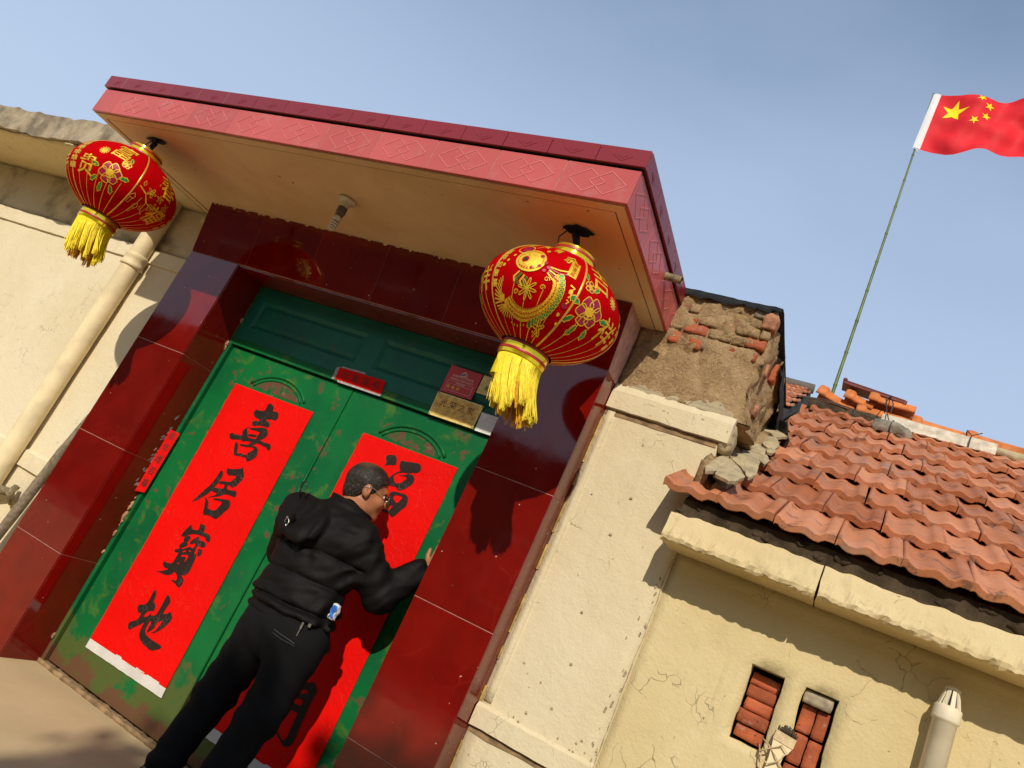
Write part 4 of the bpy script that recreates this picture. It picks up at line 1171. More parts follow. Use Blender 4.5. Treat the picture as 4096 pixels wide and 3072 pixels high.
# things lying on the ridge
def place(name, me_bm, mat, label, cat, loc, rot, smooth=False, group=None):
    me = bpy.data.meshes.new(name); me_bm.to_mesh(me); me_bm.free(); me.materials.append(mat)
    if smooth: me.polygons.foreach_set('use_smooth', [True]*len(me.polygons))
    o = link_mesh(name, me, None, Vector(loc)); o.rotation_euler = rot
    return tag(o, label, cat, group)
place('loose_ridge_tile', half_round(NB(), .20, .082, .072), M['ridge'], 'short orange half round tile, left one of the two stacked on the roof ridge', 'ridge tile', (2.135, RY-.02, RZ+.068), (0, R(8), R(2)), group='loose tiles stacked on the ridge')
place('loose_ridge_tile', half_round(NB(), .30, .080, .070), M['ridge'], 'orange half round tile with open end, right one of the two stacked on the ridge', 'ridge tile', (2.295, RY-.02, RZ+.098), (0, R(1), R(-1)), group='loose tiles stacked on the ridge')
bm = NB()
add_box(bm, 0, .42, -.07, .09, -.012, .010, .004)
for k in range(5): add_box(bm, .012, .415, -.066+.034*k, -.054+.034*k, .0105, .019, .003)
add_box(bm, -.006, .022, -.072, .092, .008, .034, .008)
add_box(bm, .40, .425, -.072, .092, -.02, .016, .006)
place('flat_roof_tile', bm, M['darkred_tile'], 'dark red ribbed flat tile lying on top of the stacked ridge tiles', 'roof tile', (2.105, RY-.03, RZ+.190), (R(4), R(4.5), R(2)))
bm = grid_box(0, .665, 0, .085, 0, .074, .022)
for v in bm.verts:
    v.co += Vector((fbm(v.co, 22, 1), fbm(v.co, 22, 3), fbm(v.co, 22, 5)))*(.006 if v.co.z < .06 else .0015)
o = place('concrete_beam', bm, M['pale_concrete'], 'long pale concrete bar tied along the roof ridge', 'concrete bar', (2.415, 2.20, 3.335), (0, R(-.3), R(1)))
bm = grid_box(-.115, .115, -.055, .055, -.045, .045, .016)
for v in bm.verts:
    q = v.co.copy(); k = 1/max(1e-6, (abs(q.x/.118)**3.4+abs(q.y/.06)**3+abs(q.z/.048)**3)**(1/3.2))
    v.co = q*min(1.15, max(.8, k))+Vector((nz(q, 16, 1), nz(q, 16, 4), nz(q, 16, 7)))*.020+Vector((nz(q, 50, 1), nz(q, 50, 4), nz(q, 50, 7)))*.004
place('hanging_stone', bm, M['stone'], 'rough grey stone tied with wire at the left end of the concrete bar', 'stone', (2.495, 2.14, 3.285), (R(12), R(3), R(4)))
tw = root('tie_wire', 'dark twisted wire holding the flat tile and stone to the ridge', 'wire', (2.5, 2.2, 3.45))
bm = NB()
add_tube(bm, [(2.42, 2.372, 3.622), (2.418, 2.345, 3.602), (2.405, 2.24, 3.53), (2.43, 2.20, 3.43), (2.46, 2.14, 3.345)], .0036, 6)
add_tube(bm, [(2.425, 2.372, 3.622), (2.435, 2.335, 3.58), (2.455, 2.22, 3.50), (2.455, 2.19, 3.415)], .0036, 6)
lp = [(2.49+.052*0+.012*math.cos(a), 2.14+.067*math.cos(a), 3.285+.062*math.sin(a)) for a in np.linspace(0, 2*math.pi, 22)]
add_tube(bm, lp, .004, 6, cap=False)
obj('stone_loop', bm, M['wire'], tw, True)
bm = NB()
lp = [(2.935+.006*math.cos(a), 2.245+.056*math.cos(a), 3.372+.056*math.sin(a)) for a in np.linspace(0, 2*math.pi, 22)]
add_tube(bm, lp, .0036, 6, cap=False)
add_tube(bm, [(2.90, 2.20, 3.445), (2.935, 2.23, 3.43), (2.985, 2.20, 3.452)], .0035, 6)
obj('beam_loop', bm, M['wire'], tw, True)
bm = NB()
add_tube(bm, [(1.90, 1.95, 3.27), (2.05, 2.06, 3.335), (2.2, 2.12, 3.352), (2.40, 2.15, 3.335)], .004, 6)
add_tube(bm, [(1.95, 1.98, 3.285), (2.1, 2.06, 3.325), (2.25, 2.10, 3.33), (2.42, 2.13, 3.32)], .0035, 6)
obj('loose_strand', bm, M['bristle'], tw, True)

# white vent pipe with slotted cowl on the house wall
vp = root('vent_pipe', 'white vent pipe with slotted conical cowl on the yellow wall', 'vent pipe', (2.905, .10, 0))
vx, vy = 2.905, .098
bm = NB(); add_lathe(bm, [(.037, 0), (.037, 1.53), (.0415, 1.532), (.0425, 1.54), (.0425, 1.572), (.0405, 1.578), (.033, 1.582)], (vx, vy, 0), 28); obj('pipe', bm, M['pvc_white'], vp, True)
for k in range(9):
    a = 2*math.pi*k/9
    bm = NB()
    u = Vector((math.cos(a), math.sin(a), 0)); w = Vector((-u.y, u.x, 0))
    c = Vector((vx, vy, 0))
    b0, b1 = c+u*.036+Vector((0, 0, 1.578)), c+u*.021+Vector((0, 0, 1.638))
    add_prism(bm, [b0-w*.0075, b0+w*.0075, b1+w*.005, b1-w*.005], -u*.005)
    obj('cowl_slat', fixn(bm), M['pvc_white'], vp)
bm = NB(); add_lathe(bm, [(.0, 1.646), (.016, 1.645), (.024, 1.640), (.024, 1.634), (.0, 1.633)], (vx, vy, 0), 24); obj('cowl_cap', bm, M['pvc_white'], vp, True)
bm = NB(); add_lathe(bm, [(.030, 1.577), (.012, 1.632)], (vx, vy, 0), 20); obj('cowl_core', bm, M['black_gap'], vp, True)

# paint brush hung between the two niches
pb = root('paint_brush', 'worn flat paint brush with wooden handle hung between the bricked niches', 'paint brush', (2.465, .12, 1.2))
def pbt(u, v, d=0):   # local axes of the hanging brush
    return (2.470+u*.98+v*.10, .120+d-.03*0, 1.245+v*1.0-u*.10)
bm = NB(); hp = [(-.020, -.14), (-.024, -.06), (-.030, -.02), (-.034, .0), (.034, .0), (.027, -.02), (.018, -.035), (.018, -.14)]
add_prism(bm, [pbt(u, v) for u, v in hp], (0, .014, 0)); obj('handle', fixn(bm), M['pvc'], pb)
bm = NB(); add_prism(bm, [pbt(u, v, -.003) for u, v in ((-.036, .001), (.036, .001), (.036, .034), (-.036, .034))], (0, .020, 0)); obj('ferrule', fixn(bm), M['brushwood'], pb)
bm = NB()
for k in range(70):
    u = rnd.uniform(-.034, .034); d = rnd.uniform(0, .014)
    add_tube(bm, [pbt(u, .034, d), pbt(u+rnd.uniform(-.004, .004), .034+rnd.uniform(.016, .034)*(1-.5*abs(u-.0)/.036), d+rnd.uniform(-.004, .004))], .0016, 4)
obj('bristles', bm, M['bristle'], pb, kind='stuff')
hw = tag(obj('hanging_wire', (lambda b: (add_tube(b, [(2.40, .165, 1.235), (2.425, .13, 1.225), (2.46, .108, 1.20), (2.485, .108, 1.175), (2.50, .12, 1.15)], .0028, 6), add_tube(b, [(2.405, .15, 1.20), (2.42, .12, 1.17), (2.445, .106, 1.165), (2.475, .106, 1.19), (2.49, .108, 1.225), (2.47, .108, 1.24), (2.43, .12, 1.21), (2.408, .13, 1.19), (2.40, .16, 1.21)], .0028, 6), add_tube(b, [(2.40, .16, 1.19), (2.43, .12, 1.135), (2.47, .108, 1.12), (2.51, .12, 1.14)], .0028, 6), b)[-1])(NB()), M['brushwood'], None, True), 'pale tangled wire looped round the paint brush handle', 'wire')

# ------------------------------------------------------------------ flag pole and flag
fp = root('flag_pole', 'thin green bamboo pole standing behind the roof ridge', 'flag pole', (2.01, 3.0, 3.0))
pb0, pb1 = Vector((2.018, 3.0, 2.95)), Vector((1.993, 3.0, 6.86))
L = (pb1-pb0).length; zc = 0; k = 0
while zc < L:
    seg = .31-.012*k*.3; z1 = min(L, zc+seg)
    def prad(z): return .0165-.0105*z/L
    bm = NB(); P = lambda z: pb0+(pb1-pb0)*(z/L)
    add_tube(bm, [P(zc), P(zc+.006), P(zc+.012), P((zc+z1)/2), P(z1-.012), P(z1-.005), P(z1)], [prad(zc)+.003, prad(zc)+.0028, prad(zc), prad(zc)-.0006, prad(z1), prad(z1)+.0015, prad(z1)+.0030], 10)
    obj('bamboo_joint', bm, M['bamboo'], fp, True)
    zc = z1; k += 1
fgl = root('national_flag', 'red flag with five yellow stars flying from the bamboo pole', 'flag', (1.995, 3.0, 6.22))
FH, FW = .61, 1.02
def flagp(u, v, d=0):
    """u along the fly, v up the hoist, metres"""
    x = 2.003+.035*(1-v/FH)*0+u*.985+(-.012+.024*v/FH)
    amp = min(1, u/.25)
    w = .040*math.sin(u*9.0+v*3.0+.6)+.020*math.sin(u*19-v*7+1)+.010*math.sin(v*26+u*8)
    w2 = .012*math.sin(u*15+v*11)+.008*fbm((u, v, 0), 7, 2)
    dz = -.055*u-.030*math.sin(u*6.2+.3)*amp+.012*math.sin(u*17+v*5)*amp
    return Vector((x, 2.988+(w+w2)*amp-.10*u-d, 6.232+v+dz))
bm = NB(); NU, NV = 70, 40
gv = [[bm.verts.new(flagp(.045+(FW-.045)*i/NU, FH*j/NV)) for j in range(NV+1)] for i in range(NU+1)]
for i in range(NU):
    for j in range(NV): bm.faces.new([gv[i][j], gv[i+1][j], gv[i+1][j+1], gv[i][j+1]])
obj('cloth', bm, M['flag'], fgl, True)
bm = NB()
gv = [[bm.verts.new(flagp(-.016+.061*i/4, FH*j/NV)+Vector((0, -.010*math.sin(math.pi*i/4), 0))) for j in range(NV+1)] for i in range(5)]
for i in range(4):
    for j in range(NV): bm.faces.new([gv[i][j], gv[i+1][j], gv[i+1][j+1], gv[i][j+1]])
obj('sleeve', bm, M['flagsleeve'], fgl, True)
def add_star(bm, cu, cv, r, rot):
    S_ = star(cu, cv, r, rot)
    c = bm.verts.new(flagp(cu, cv, .003))
    P = []
    for a, b in zip(S_, S_[1:]+S_[:1]):
        for t in (0, .33, .66): P.append((a[0]+(b[0]-a[0])*t, a[1]+(b[1]-a[1])*t))
    ring = [bm.verts.new(flagp(u, v, .003)) for u, v in P]
    mid = [bm.verts.new(flagp(cu+(u-cu)*.5, cv+(v-cv)*.5, .003)) for u, v in P]
    n = len(P)
    for i in range(n):
        j = (i+1) % n
        bm.faces.new([ring[i], ring[j], mid[j], mid[i]]); bm.faces.new([mid[i], mid[j], c])
for cu, cv, r, rot in ((.195, .450, .110, .10), (.375, .565, .040, .55), (.452, .500, .040, .15), (.452, .395, .040, .05), (.375, .315, .040, .5)):
    bm = NB(); add_star(bm, cu, cv, r, rot); obj('star', bm, M['flagstar'], fgl, True)
bm = NB(); add_tube(bm, [(1.985, 2.985, 6.235), (2.01, 2.985, 6.215), (2.035, 2.98, 6.18)], .004, 5); obj('tie', bm, M['flagsleeve'], fgl, True)

# ------------------------------------------------------------------ taller house behind: only the end of its tiled roof shows
fh = root('rear_house', 'distant house showing only the end of a red tiled roof with dark ridge', 'house', (-1, 13, 0))
FX1, FY0, FZ0 = .92, 11.95, 7.62
obj('wall', box(-5.5, FX1-.35, FY0-2.2, FY0+2.2, 0, 6.2), M['cream_right'], fh)
obj('ridge_cap', (lambda b: (add_tube(b, [(-5.6, FY0, FZ0-.02), (FX1, FY0, FZ0-.02)], .10, 10), b)[-1])(NB()), M['grey_ridge'], fh, True)
bm = NB(); add_prism(bm, [(-5.6, FY0, FZ0-.10), (-5.6, FY0-2.6, FZ0-1.66), (-5.6, FY0-2.6, FZ0-1.8), (-5.6, FY0, FZ0-.4), (-5.6, FY0+2.6, FZ0-1.8), (-5.6, FY0+2.6, FZ0-1.66)], (5.6+FX1-.03, 0, 0))
obj('roof_bedding', fixn(bm), M['black_gap'], fh)
for row in range(8):
    for k in range(9):
        put_tile(TM[(row+k) % 5], FX1-.214*(k+1)+(.1 if row % 2 else 0)-.1, FY0-.34-.283*row, FZ0-.235-.170*row+.03, fh, jit=.7)

# ------------------------------------------------------------------ across the lane, behind the camera: the row house mirrored in the glazed tiles, and a tree
oh = root('lane_house', 'plain rendered row house across the lane facing the gate', 'house', (0, -11, 0))
obj('wall', box(-22, 16, -15, -10.6, 0, 3.75), M['farwall'], oh)
bm = grid_box(-22.3, 16.3, -15.2, -10.3, 3.752, 4.22, .9); rough(bm, .16, .6, 3, (0, .2, 1))
obj('roof', bm, M['darkred_tile'], oh)
for k in range(7):
    xw = -19+5.2*k
    w = obj('window', box(xw, xw+1.5, -10.598, -10.56, 1.1, 2.5), M['lampwhite'], oh)
    obj('pane', box(xw+.07, xw+.72, -10.558, -10.552, 1.17, 2.43), M['glassdark'], w)
    obj('pane', box(xw+.78, xw+1.43, -10.558, -10.552, 1.17, 2.43), M['glassdark'], w)
tr = root('lane_tree', 'slim dense tree across the lane shading the foot of the gate', 'tree', (3.17, -9.2, 0))
bm = NB()
add_tube(bm, [(3.17, -9.2, 0), (3.19, -9.2, 1.2), (3.14, -9.15, 2.6), (3.17, -9.2, 5.0)], [.17, .13, .11, .05], 10)
for k in range(7):
    a = k*2.4; z = 3.3+.3*k
    add_tube(bm, [(3.16, -9.18, z), (3.16+.3*math.cos(a), -9.18+.3*math.sin(a), z+.3), (3.16+.65*math.cos(a), -9.18+.6*math.sin(a), z+.6)], [.06, .04, .015], 7)
obj('trunk', bm, M['bark'], tr, True)
bm = NB()
cl = []
for k in range(80):
    a = rnd.uniform(0, 6.283); rr = .95*math.sqrt(rnd.random()); h = rnd.uniform(-1, 1)
    cl.append(Vector((3.17+rr*math.cos(a), -9.2+.7*rr*math.sin(a), 5.14+h*1.5*math.sqrt(max(.05, 1-(rr/1.25)**2)))))
for k in range(9000):
    c = rnd.choice(cl)
    p = c+Vector((rnd.gauss(0, .15), rnd.gauss(0, .12), rnd.gauss(0, .12)))
    u = Vector((rnd.gauss(0, 1), rnd.gauss(0, 1), rnd.gauss(0, 1))).normalized(); v = u.cross(Vector((rnd.gauss(0, 1), rnd.gauss(0, 1), rnd.gauss(0, 1)))).normalized()
    s = rnd.uniform(.07, .13)
    bm.faces.new([bm.verts.new(p-u*s), bm.verts.new(p-v*s*.6), bm.verts.new(p+u*s), bm.verts.new(p+v*s*.6)])
obj('crown', bm, M['leaf'], tr, kind='stuff')

# ------------------------------------------------------------------ papers and plaques on the doors
def pdisp(x, z): return .0016*fbm((x, 0, z), 6, 3)+.0010*fbm((x, 0, z), 19, 8)
PY = .2535
def scale_to(y):
    k = (y+2.92)/3.17
    return lambda u, v, dy=0: (2.505+(u-2.505)*k, y+dy, 1.268+(v-1.268)*k)
def couplet(label, TLc, TRc, BRc, BLc, chars, strip_h=.052):
    f = scale_to(PY)
    bm = NB(); nu, nv = 30, 76
    def P(s, t, dy=0):
        u = (TLc[0]*(1-s)+TRc[0]*s)*(1-t)+(BLc[0]*(1-s)+BRc[0]*s)*t; v = (TLc[1]*(1-s)+TRc[1]*s)*(1-t)+(BLc[1]*(1-s)+BRc[1]*s)*t
        e = min(s, 1-s)
        return Vector(f(u+(.0012*nz((u, v, 0), 40) if e < .01 else 0), v, -pdisp(u, v)+dy))
    G = [[bm.verts.new(P(i/nu, j/nv)) for j in range(nv+1)] for i in range(nu+1)]
    for i in range(nu):
        for j in range(nv): bm.faces.new([G[i][j], G[i][j+1], G[i+1][j+1], G[i+1][j]])
    r = obj('couplet_paper', fixn(bm), M['paper'], None, True)
    tag(r, label, 'couplet', 'spring couplets on the door leaves')
    for i, nm in enumerate(chars):
        bm = NB()
        for q, poly in enumerate(CH[nm]):
            rings = []
            for ring in poly:
                pts = [(ring[k]/1000, ring[k+1]/1000) for k in range(0, len(ring), 2)]
                rings.append(chaikin(pts, 1))
            add_fill(bm, rings, lambda u, v: f(u, v, -pdisp(u, v)-.0020-.0002*q))
        obj('brush_character', bm, M['ink'], r)
    # old paste and rust smeared on the door along the paper's edges
    bm = NB()
    for side in (0, 1):
        t = .0
        while t < 1:
            L = rnd.uniform(.03, .12); t1 = min(1, t+L)
            if rnd.random() < .72:
                e0 = (BLc[0], TLc[0]) if side == 0 else (BRc[0], TRc[0]); z0_, z1_ = (BLc[1], TLc[1]) if side == 0 else (BRc[1], TRc[1])
                n_ = 12; sg = -1 if side == 0 else 1
                A = []; B = []
                for q in range(n_+1):
                    tt = t+(t1-t)*q/n_; xx = e0[0]+(e0[1]-e0[0])*tt; z_ = z0_+(z1_-z0_)*tt
                    A.append((xx-sg*.004, z_)); B.append((xx+sg*(.002+.022*abs(nz((xx, tt*14, 3), 1.3))*math.sin(math.pi*min(1, max(0, q/n_)))), z_))
                add_fill(bm, [A+B[::-1]], lambda u, v: scale_to(DY)(u, v, -.0009))
            t = t1
    obj('paste_residue', bm, M['residue'], r, kind='stuff')
    bm = NB()
    a, b = BLc, BRc
    G = []
    for i in range(31):
        s = i/30
        u = a[0]*(1-s)+b[0]*s; v = a[1]*(1-s)+b[1]*s
        G.append([bm.verts.new(f(u+.004*t*(1 if s > .9 else 0), v+.006-strip_h*t+.002*nz((u, t, 0), 30), .0006-.003*abs(nz((u, t, 2), 14))*t-.0008)) for t in (0, .25, .5, .75, 1)])
    for i in range(30):
        for j in range(4): bm.faces.new([G[i][j], G[i][j+1], G[i+1][j+1], G[i+1][j]])
    obj('paper_hem', fixn(bm), M['white_paper'], r, True)
    return r
couplet('tall red couplet on the left door leaf with four large black characters', (-.777, 1.737), (-.177, 1.745), (-.157, .236), (-.757, .226), ['xi', 'ju', 'bao', 'di'])
couplet('tall red couplet on the right door leaf, partly hidden behind the man', (.178, 1.741), (.768, 1.748), (.774, .214), (.178, .210), ['fu', 'hid', 'men'])

def sheet(name, label, cat, corners, y, mat, thick=.0012, group=None, bow=0):
    """thin plate with corners TL TR BR BL measured on the door plane"""
    f = scale_to(y)
    bm = NB()
    add_prism(bm, [f(*c) for c in corners], (0, thick, 0))
    o = obj(name, fixn(bm), mat); tag(o, label, cat, group)
    return o, f
def local(f, corners, dy):
    """unit square (0..1, 0..1, v up) on a sheet"""
    TL_, TR_, BR_, BL_ = corners
    def g(s, t):
        u = (BL_[0]*(1-s)+BR_[0]*s)*(1-t)+(TL_[0]*(1-s)+TR_[0]*s)*t; v = (BL_[1]*(1-s)+BR_[1]*s)*(1-t)+(TL_[1]*(1-s)+TR_[1]*s)*t
        return f(u, v, dy)
    return g
def text_on(parent, name, body, g, cx, cy, size, asp, mat, rot=0):
    """size in unit-height of the sheet, asp = width/height of the sheet"""
    bm = NB()
    add_text(bm, body, 1.0, lambda u, v: g(cx+u*size/asp, cy+v*size))
    return obj(name, bm, mat, parent)
def rect_line(bm, g, x0, x1, y0, y1, tx, ty):
    for a in ((x0, x1, y0, y0+ty), (x0, x1, y1-ty, y1), (x0, x0+tx, y0+ty, y1-ty), (x1-tx, x1, y0+ty, y1-ty)):
        add_poly(bm, [g(a[0], a[2]), g(a[1], a[2]), g(a[1], a[3]), g(a[0], a[3])])

bc = [(-.162, 2.027), (.151, 2.037), (.164, 1.962), (-.157, 1.958)]
bn, f = sheet('door_banner', 'small red paper banner with four characters on the head of the door', 'paper banner', bc, .2335, M['paper'])
g_ = local(f, bc, -.0009)
for i, ch in enumerate('吉星高照'): text_on(bn, 'brush_character', ch, g_, .17+.225*i, .47, .66, 4.2, M['ink_flat'])
bm = NB()
for q in ([(-.185, 2.02), (-.164, 2.03), (-.160, 1.956), (-.178, 1.952)], [(-.14, 1.957), (.166, 1.961), (.16, 1.950), (-.13, 1.945)], [(-.16, 2.028), (.02, 2.035), (.0, 2.045), (-.15, 2.037)]):
    add_prism(bm, [scale_to(.2352)(*p) for p in q], (0, .0006, 0))
obj('torn_backing', fixn(bm), M['torn_paper'], bn)

# narrow strip pasted across the corner of jamb and frame
ss = [(-.9787, .196, 1.352), (-.940, .2335, 1.352), (-.942, .2335, .985), (-.9787, .202, .972)]
bm = NB(); add_prism(bm, ss, Vector((.0008, -.0012, 0)).normalized()*.001)
so = tag(obj('jamb_strip', fixn(bm), M['paper']), 'narrow red paper strip with small characters pasted on the left jamb', 'paper strip')
for i, ch in enumerate('新年增百福'):
    bm = NB()
    def gs(u, v, i=i):
        s = .5+u*.60; z = 1.318-.072*i+v*.050
        a, b = Vector(ss[0]), Vector(ss[1]); p = a*(1-s)+b*s
        return (p.x+.0012, p.y-.0016, z)
    add_text(bm, ch, 1.0, gs); obj('brush_character', bm, M['ink_flat'], so)
bm = NB()
for k in range(26):
    z = rnd.uniform(.98, 1.42); y = rnd.uniform(.165, .195); s = rnd.uniform(.004, .015)
    add_poly(bm, [(-.9803, y, z), (-.9803, y+.010, z+s*.6), (-.9803, y+.013, z+s*2.2), (-.9803, y+.003, z+s*1.4)])
obj('torn_backing', bm, M['torn_paper'], so, kind='stuff')

PYL = .2335
rc = [(.4755, 2.234), (.668, 2.233), (.668, 2.088), (.478, 2.085)]
po, f = sheet('red_plaque', 'square dark red plaque with three yellow stars above the right door leaf', 'plaque', rc, PYL, M['plaque_red'], .003)
g_ = local(f, rc, -.0006)
text_on(po, 'lettering', '西海岸新区滨海街道', g_, .5, .655, .098, 1.3, M['plaque_print'])
text_on(po, 'lettering', '“清洁村庄”星级示范农户', g_, .5, .535, .092, 1.3, M['plaque_print'])
text_on(po, 'lettering', '评定星级', g_, .5, .405, .092, 1.3, M['plaque_print'])
bm = NB(); rect_line(bm, g_, .10, .90, .10, .455, .006, .008); add_poly(bm, [g_(.10, .345), g_(.90, .345), g_(.90, .353), g_(.10, .353)]); obj('print_frame', bm, M['plaque_print'], po)
for k in range(3):
    bm = NB(); add_fill(bm, [[(.18+.155*k+(u)*.075, .235+v*.095) for u, v in star(0, 0, 1)]], lambda u, v: g_(u, v)); obj('star', bm, M['star_gold'], po)
bm = NB(); add_fill(bm, [[(.40, .79), (.50, .90), (.60, .79), (.555, .79), (.50, .855), (.445, .79)]], lambda u, v: g_(u, v)); add_fill(bm, [[(.47, .755), (.62, .775), (.62, .765), (.50, .735)]], lambda u, v: g_(u, v)); add_fill(bm, [[(.38, .725), (.62, .725), (.62, .705), (.38, .705)]], lambda u, v: g_(u, v)); obj('emblem', bm, M['plaque_print'], po)
bm = NB(); add_fill(bm, [[(.37, .755), (.46, .81), (.53, .765), (.47, .735)]], lambda u, v: g_(u, v)); obj('emblem', bm, M['plaque_blue'], po)

yc = [(.676, 2.233), (.93, 2.236), (.93, 2.136), (.675, 2.134)]
po, f = sheet('brass_plaque', 'pale brass plaque half hidden behind the right lantern tassel', 'plaque', yc, PYL, M['brass'], .003)
g_ = local(f, yc, -.0006)
text_on(po, 'lettering', '美丽庭院', g_, .36, .34, .30, 2.5, M['ink_flat'])
bm = NB(); add_fill(bm, [[(.44, .62), (.49, .76), (.54, .64), (.57, .70), (.60, .62)]], lambda u, v: g_(u, v)); obj('emblem', bm, M['greenfoil'], po)

gc = [(.474, 2.078), (.751, 2.080), (.748, 1.953), (.480, 1.949)]
po, f = sheet('gilt_plaque', 'wide gilt embossed plaque with four dark red characters at the door head', 'plaque', gc, PYL-.001, M['brass_dark'], .005)
g_ = local(f, gc, -.0008)
bm = NB(); rect_line(bm, lambda s, t: tuple(Vector(g_(s, t))+Vector((0, -.0012, 0))), .0, 1, .0, 1, .030, .07)
rect_line(bm, g_, .050, .950, .11, .89, .010, .022)
obj('border', bm, M['gilt'], po)
for i, ch in enumerate('光荣之家'): text_on(po, 'lettering', ch, g_, .21+.195*i, .60-.02*i*0, .34, 2.15, M['red_print'])
bm = NB()
for k in range(90):
    s = rnd.uniform(.08, .9); t = rnd.uniform(.14, .45); a = rnd.uniform(0, 3.1)
    c = []
    for q in range(5):
        th = a+q*.5; c.append((s+.018*math.cos(th), t+.04*math.sin(th)))
    add_fill(bm, [[p for p in c]+[(p[0]+.004, p[1]+.012) for p in c[::-1]]], lambda u, v: g_(u, v))
obj('relief', bm, M['gilt'], po, kind='stuff')
bm = NB()
for s, t in ((.02, .04), (.98, .04), (.02, .96), (.98, .96)):
    r_ = bmesh.ops.create_icosphere(bm, subdivisions=1, radius=.0045, matrix=Matrix.Translation(Vector(g_(s, t))+Vector((0, -.001, 0))))
obj('screw', bm, M['steel'], po)
sc = [(.755, 2.048), (.945, 2.052), (.945, 1.953), (.761, 1.950)]
po, f = sheet('steel_plaque', 'silver plaque with white lettering beside the right gate pillar', 'plaque', sc, PYL, M['silver'], .003)
g_ = local(f, sc, -.0006)
text_on(po, 'lettering', '践行党的', g_, .42, .72, .155, 1.85, M['silver_print'])
text_on(po, 'lettering', '共产党', g_, .33, .42, .27, 1.85, M['silver_print'])
bm = NB()
sk = [(.13+.052*math.cos(a), .76+.095*math.sin(a)) for a in np.linspace(-2.6, 1.5, 14)]+[(.13+.034*math.cos(a)+.006, .76+.070*math.sin(a)-.004) for a in np.linspace(1.5, -2.6, 14)]
add_fill(bm, [sk], lambda u, v: g_(u, v)); add_fill(bm, [[(.083, .72), (.078, .70), (.095, .66), (.105, .675)]], lambda u, v: g_(u, v))
add_fill(bm, [[(.098, .80), (.122, .845), (.138, .825), (.128, .805), (.178, .685), (.166, .668), (.118, .79), (.108, .775)]], lambda u, v: tuple(Vector(g_(u, v))+Vector((0, -.0002, 0))))
obj('emblem', bm, M['silver_print'], po)
bc2 = [(.861, 2.125), (.875, 2.125), (.872, 2.06), (.858, 2.06)]
bp, f = sheet('blue_plate', 'edge of a dark blue plate just left of the right pillar', 'plaque', [(.852, 2.128), (.95, 2.13), (.95, 2.06), (.845, 2.058)], PYL, M['bluetrim'], .003)

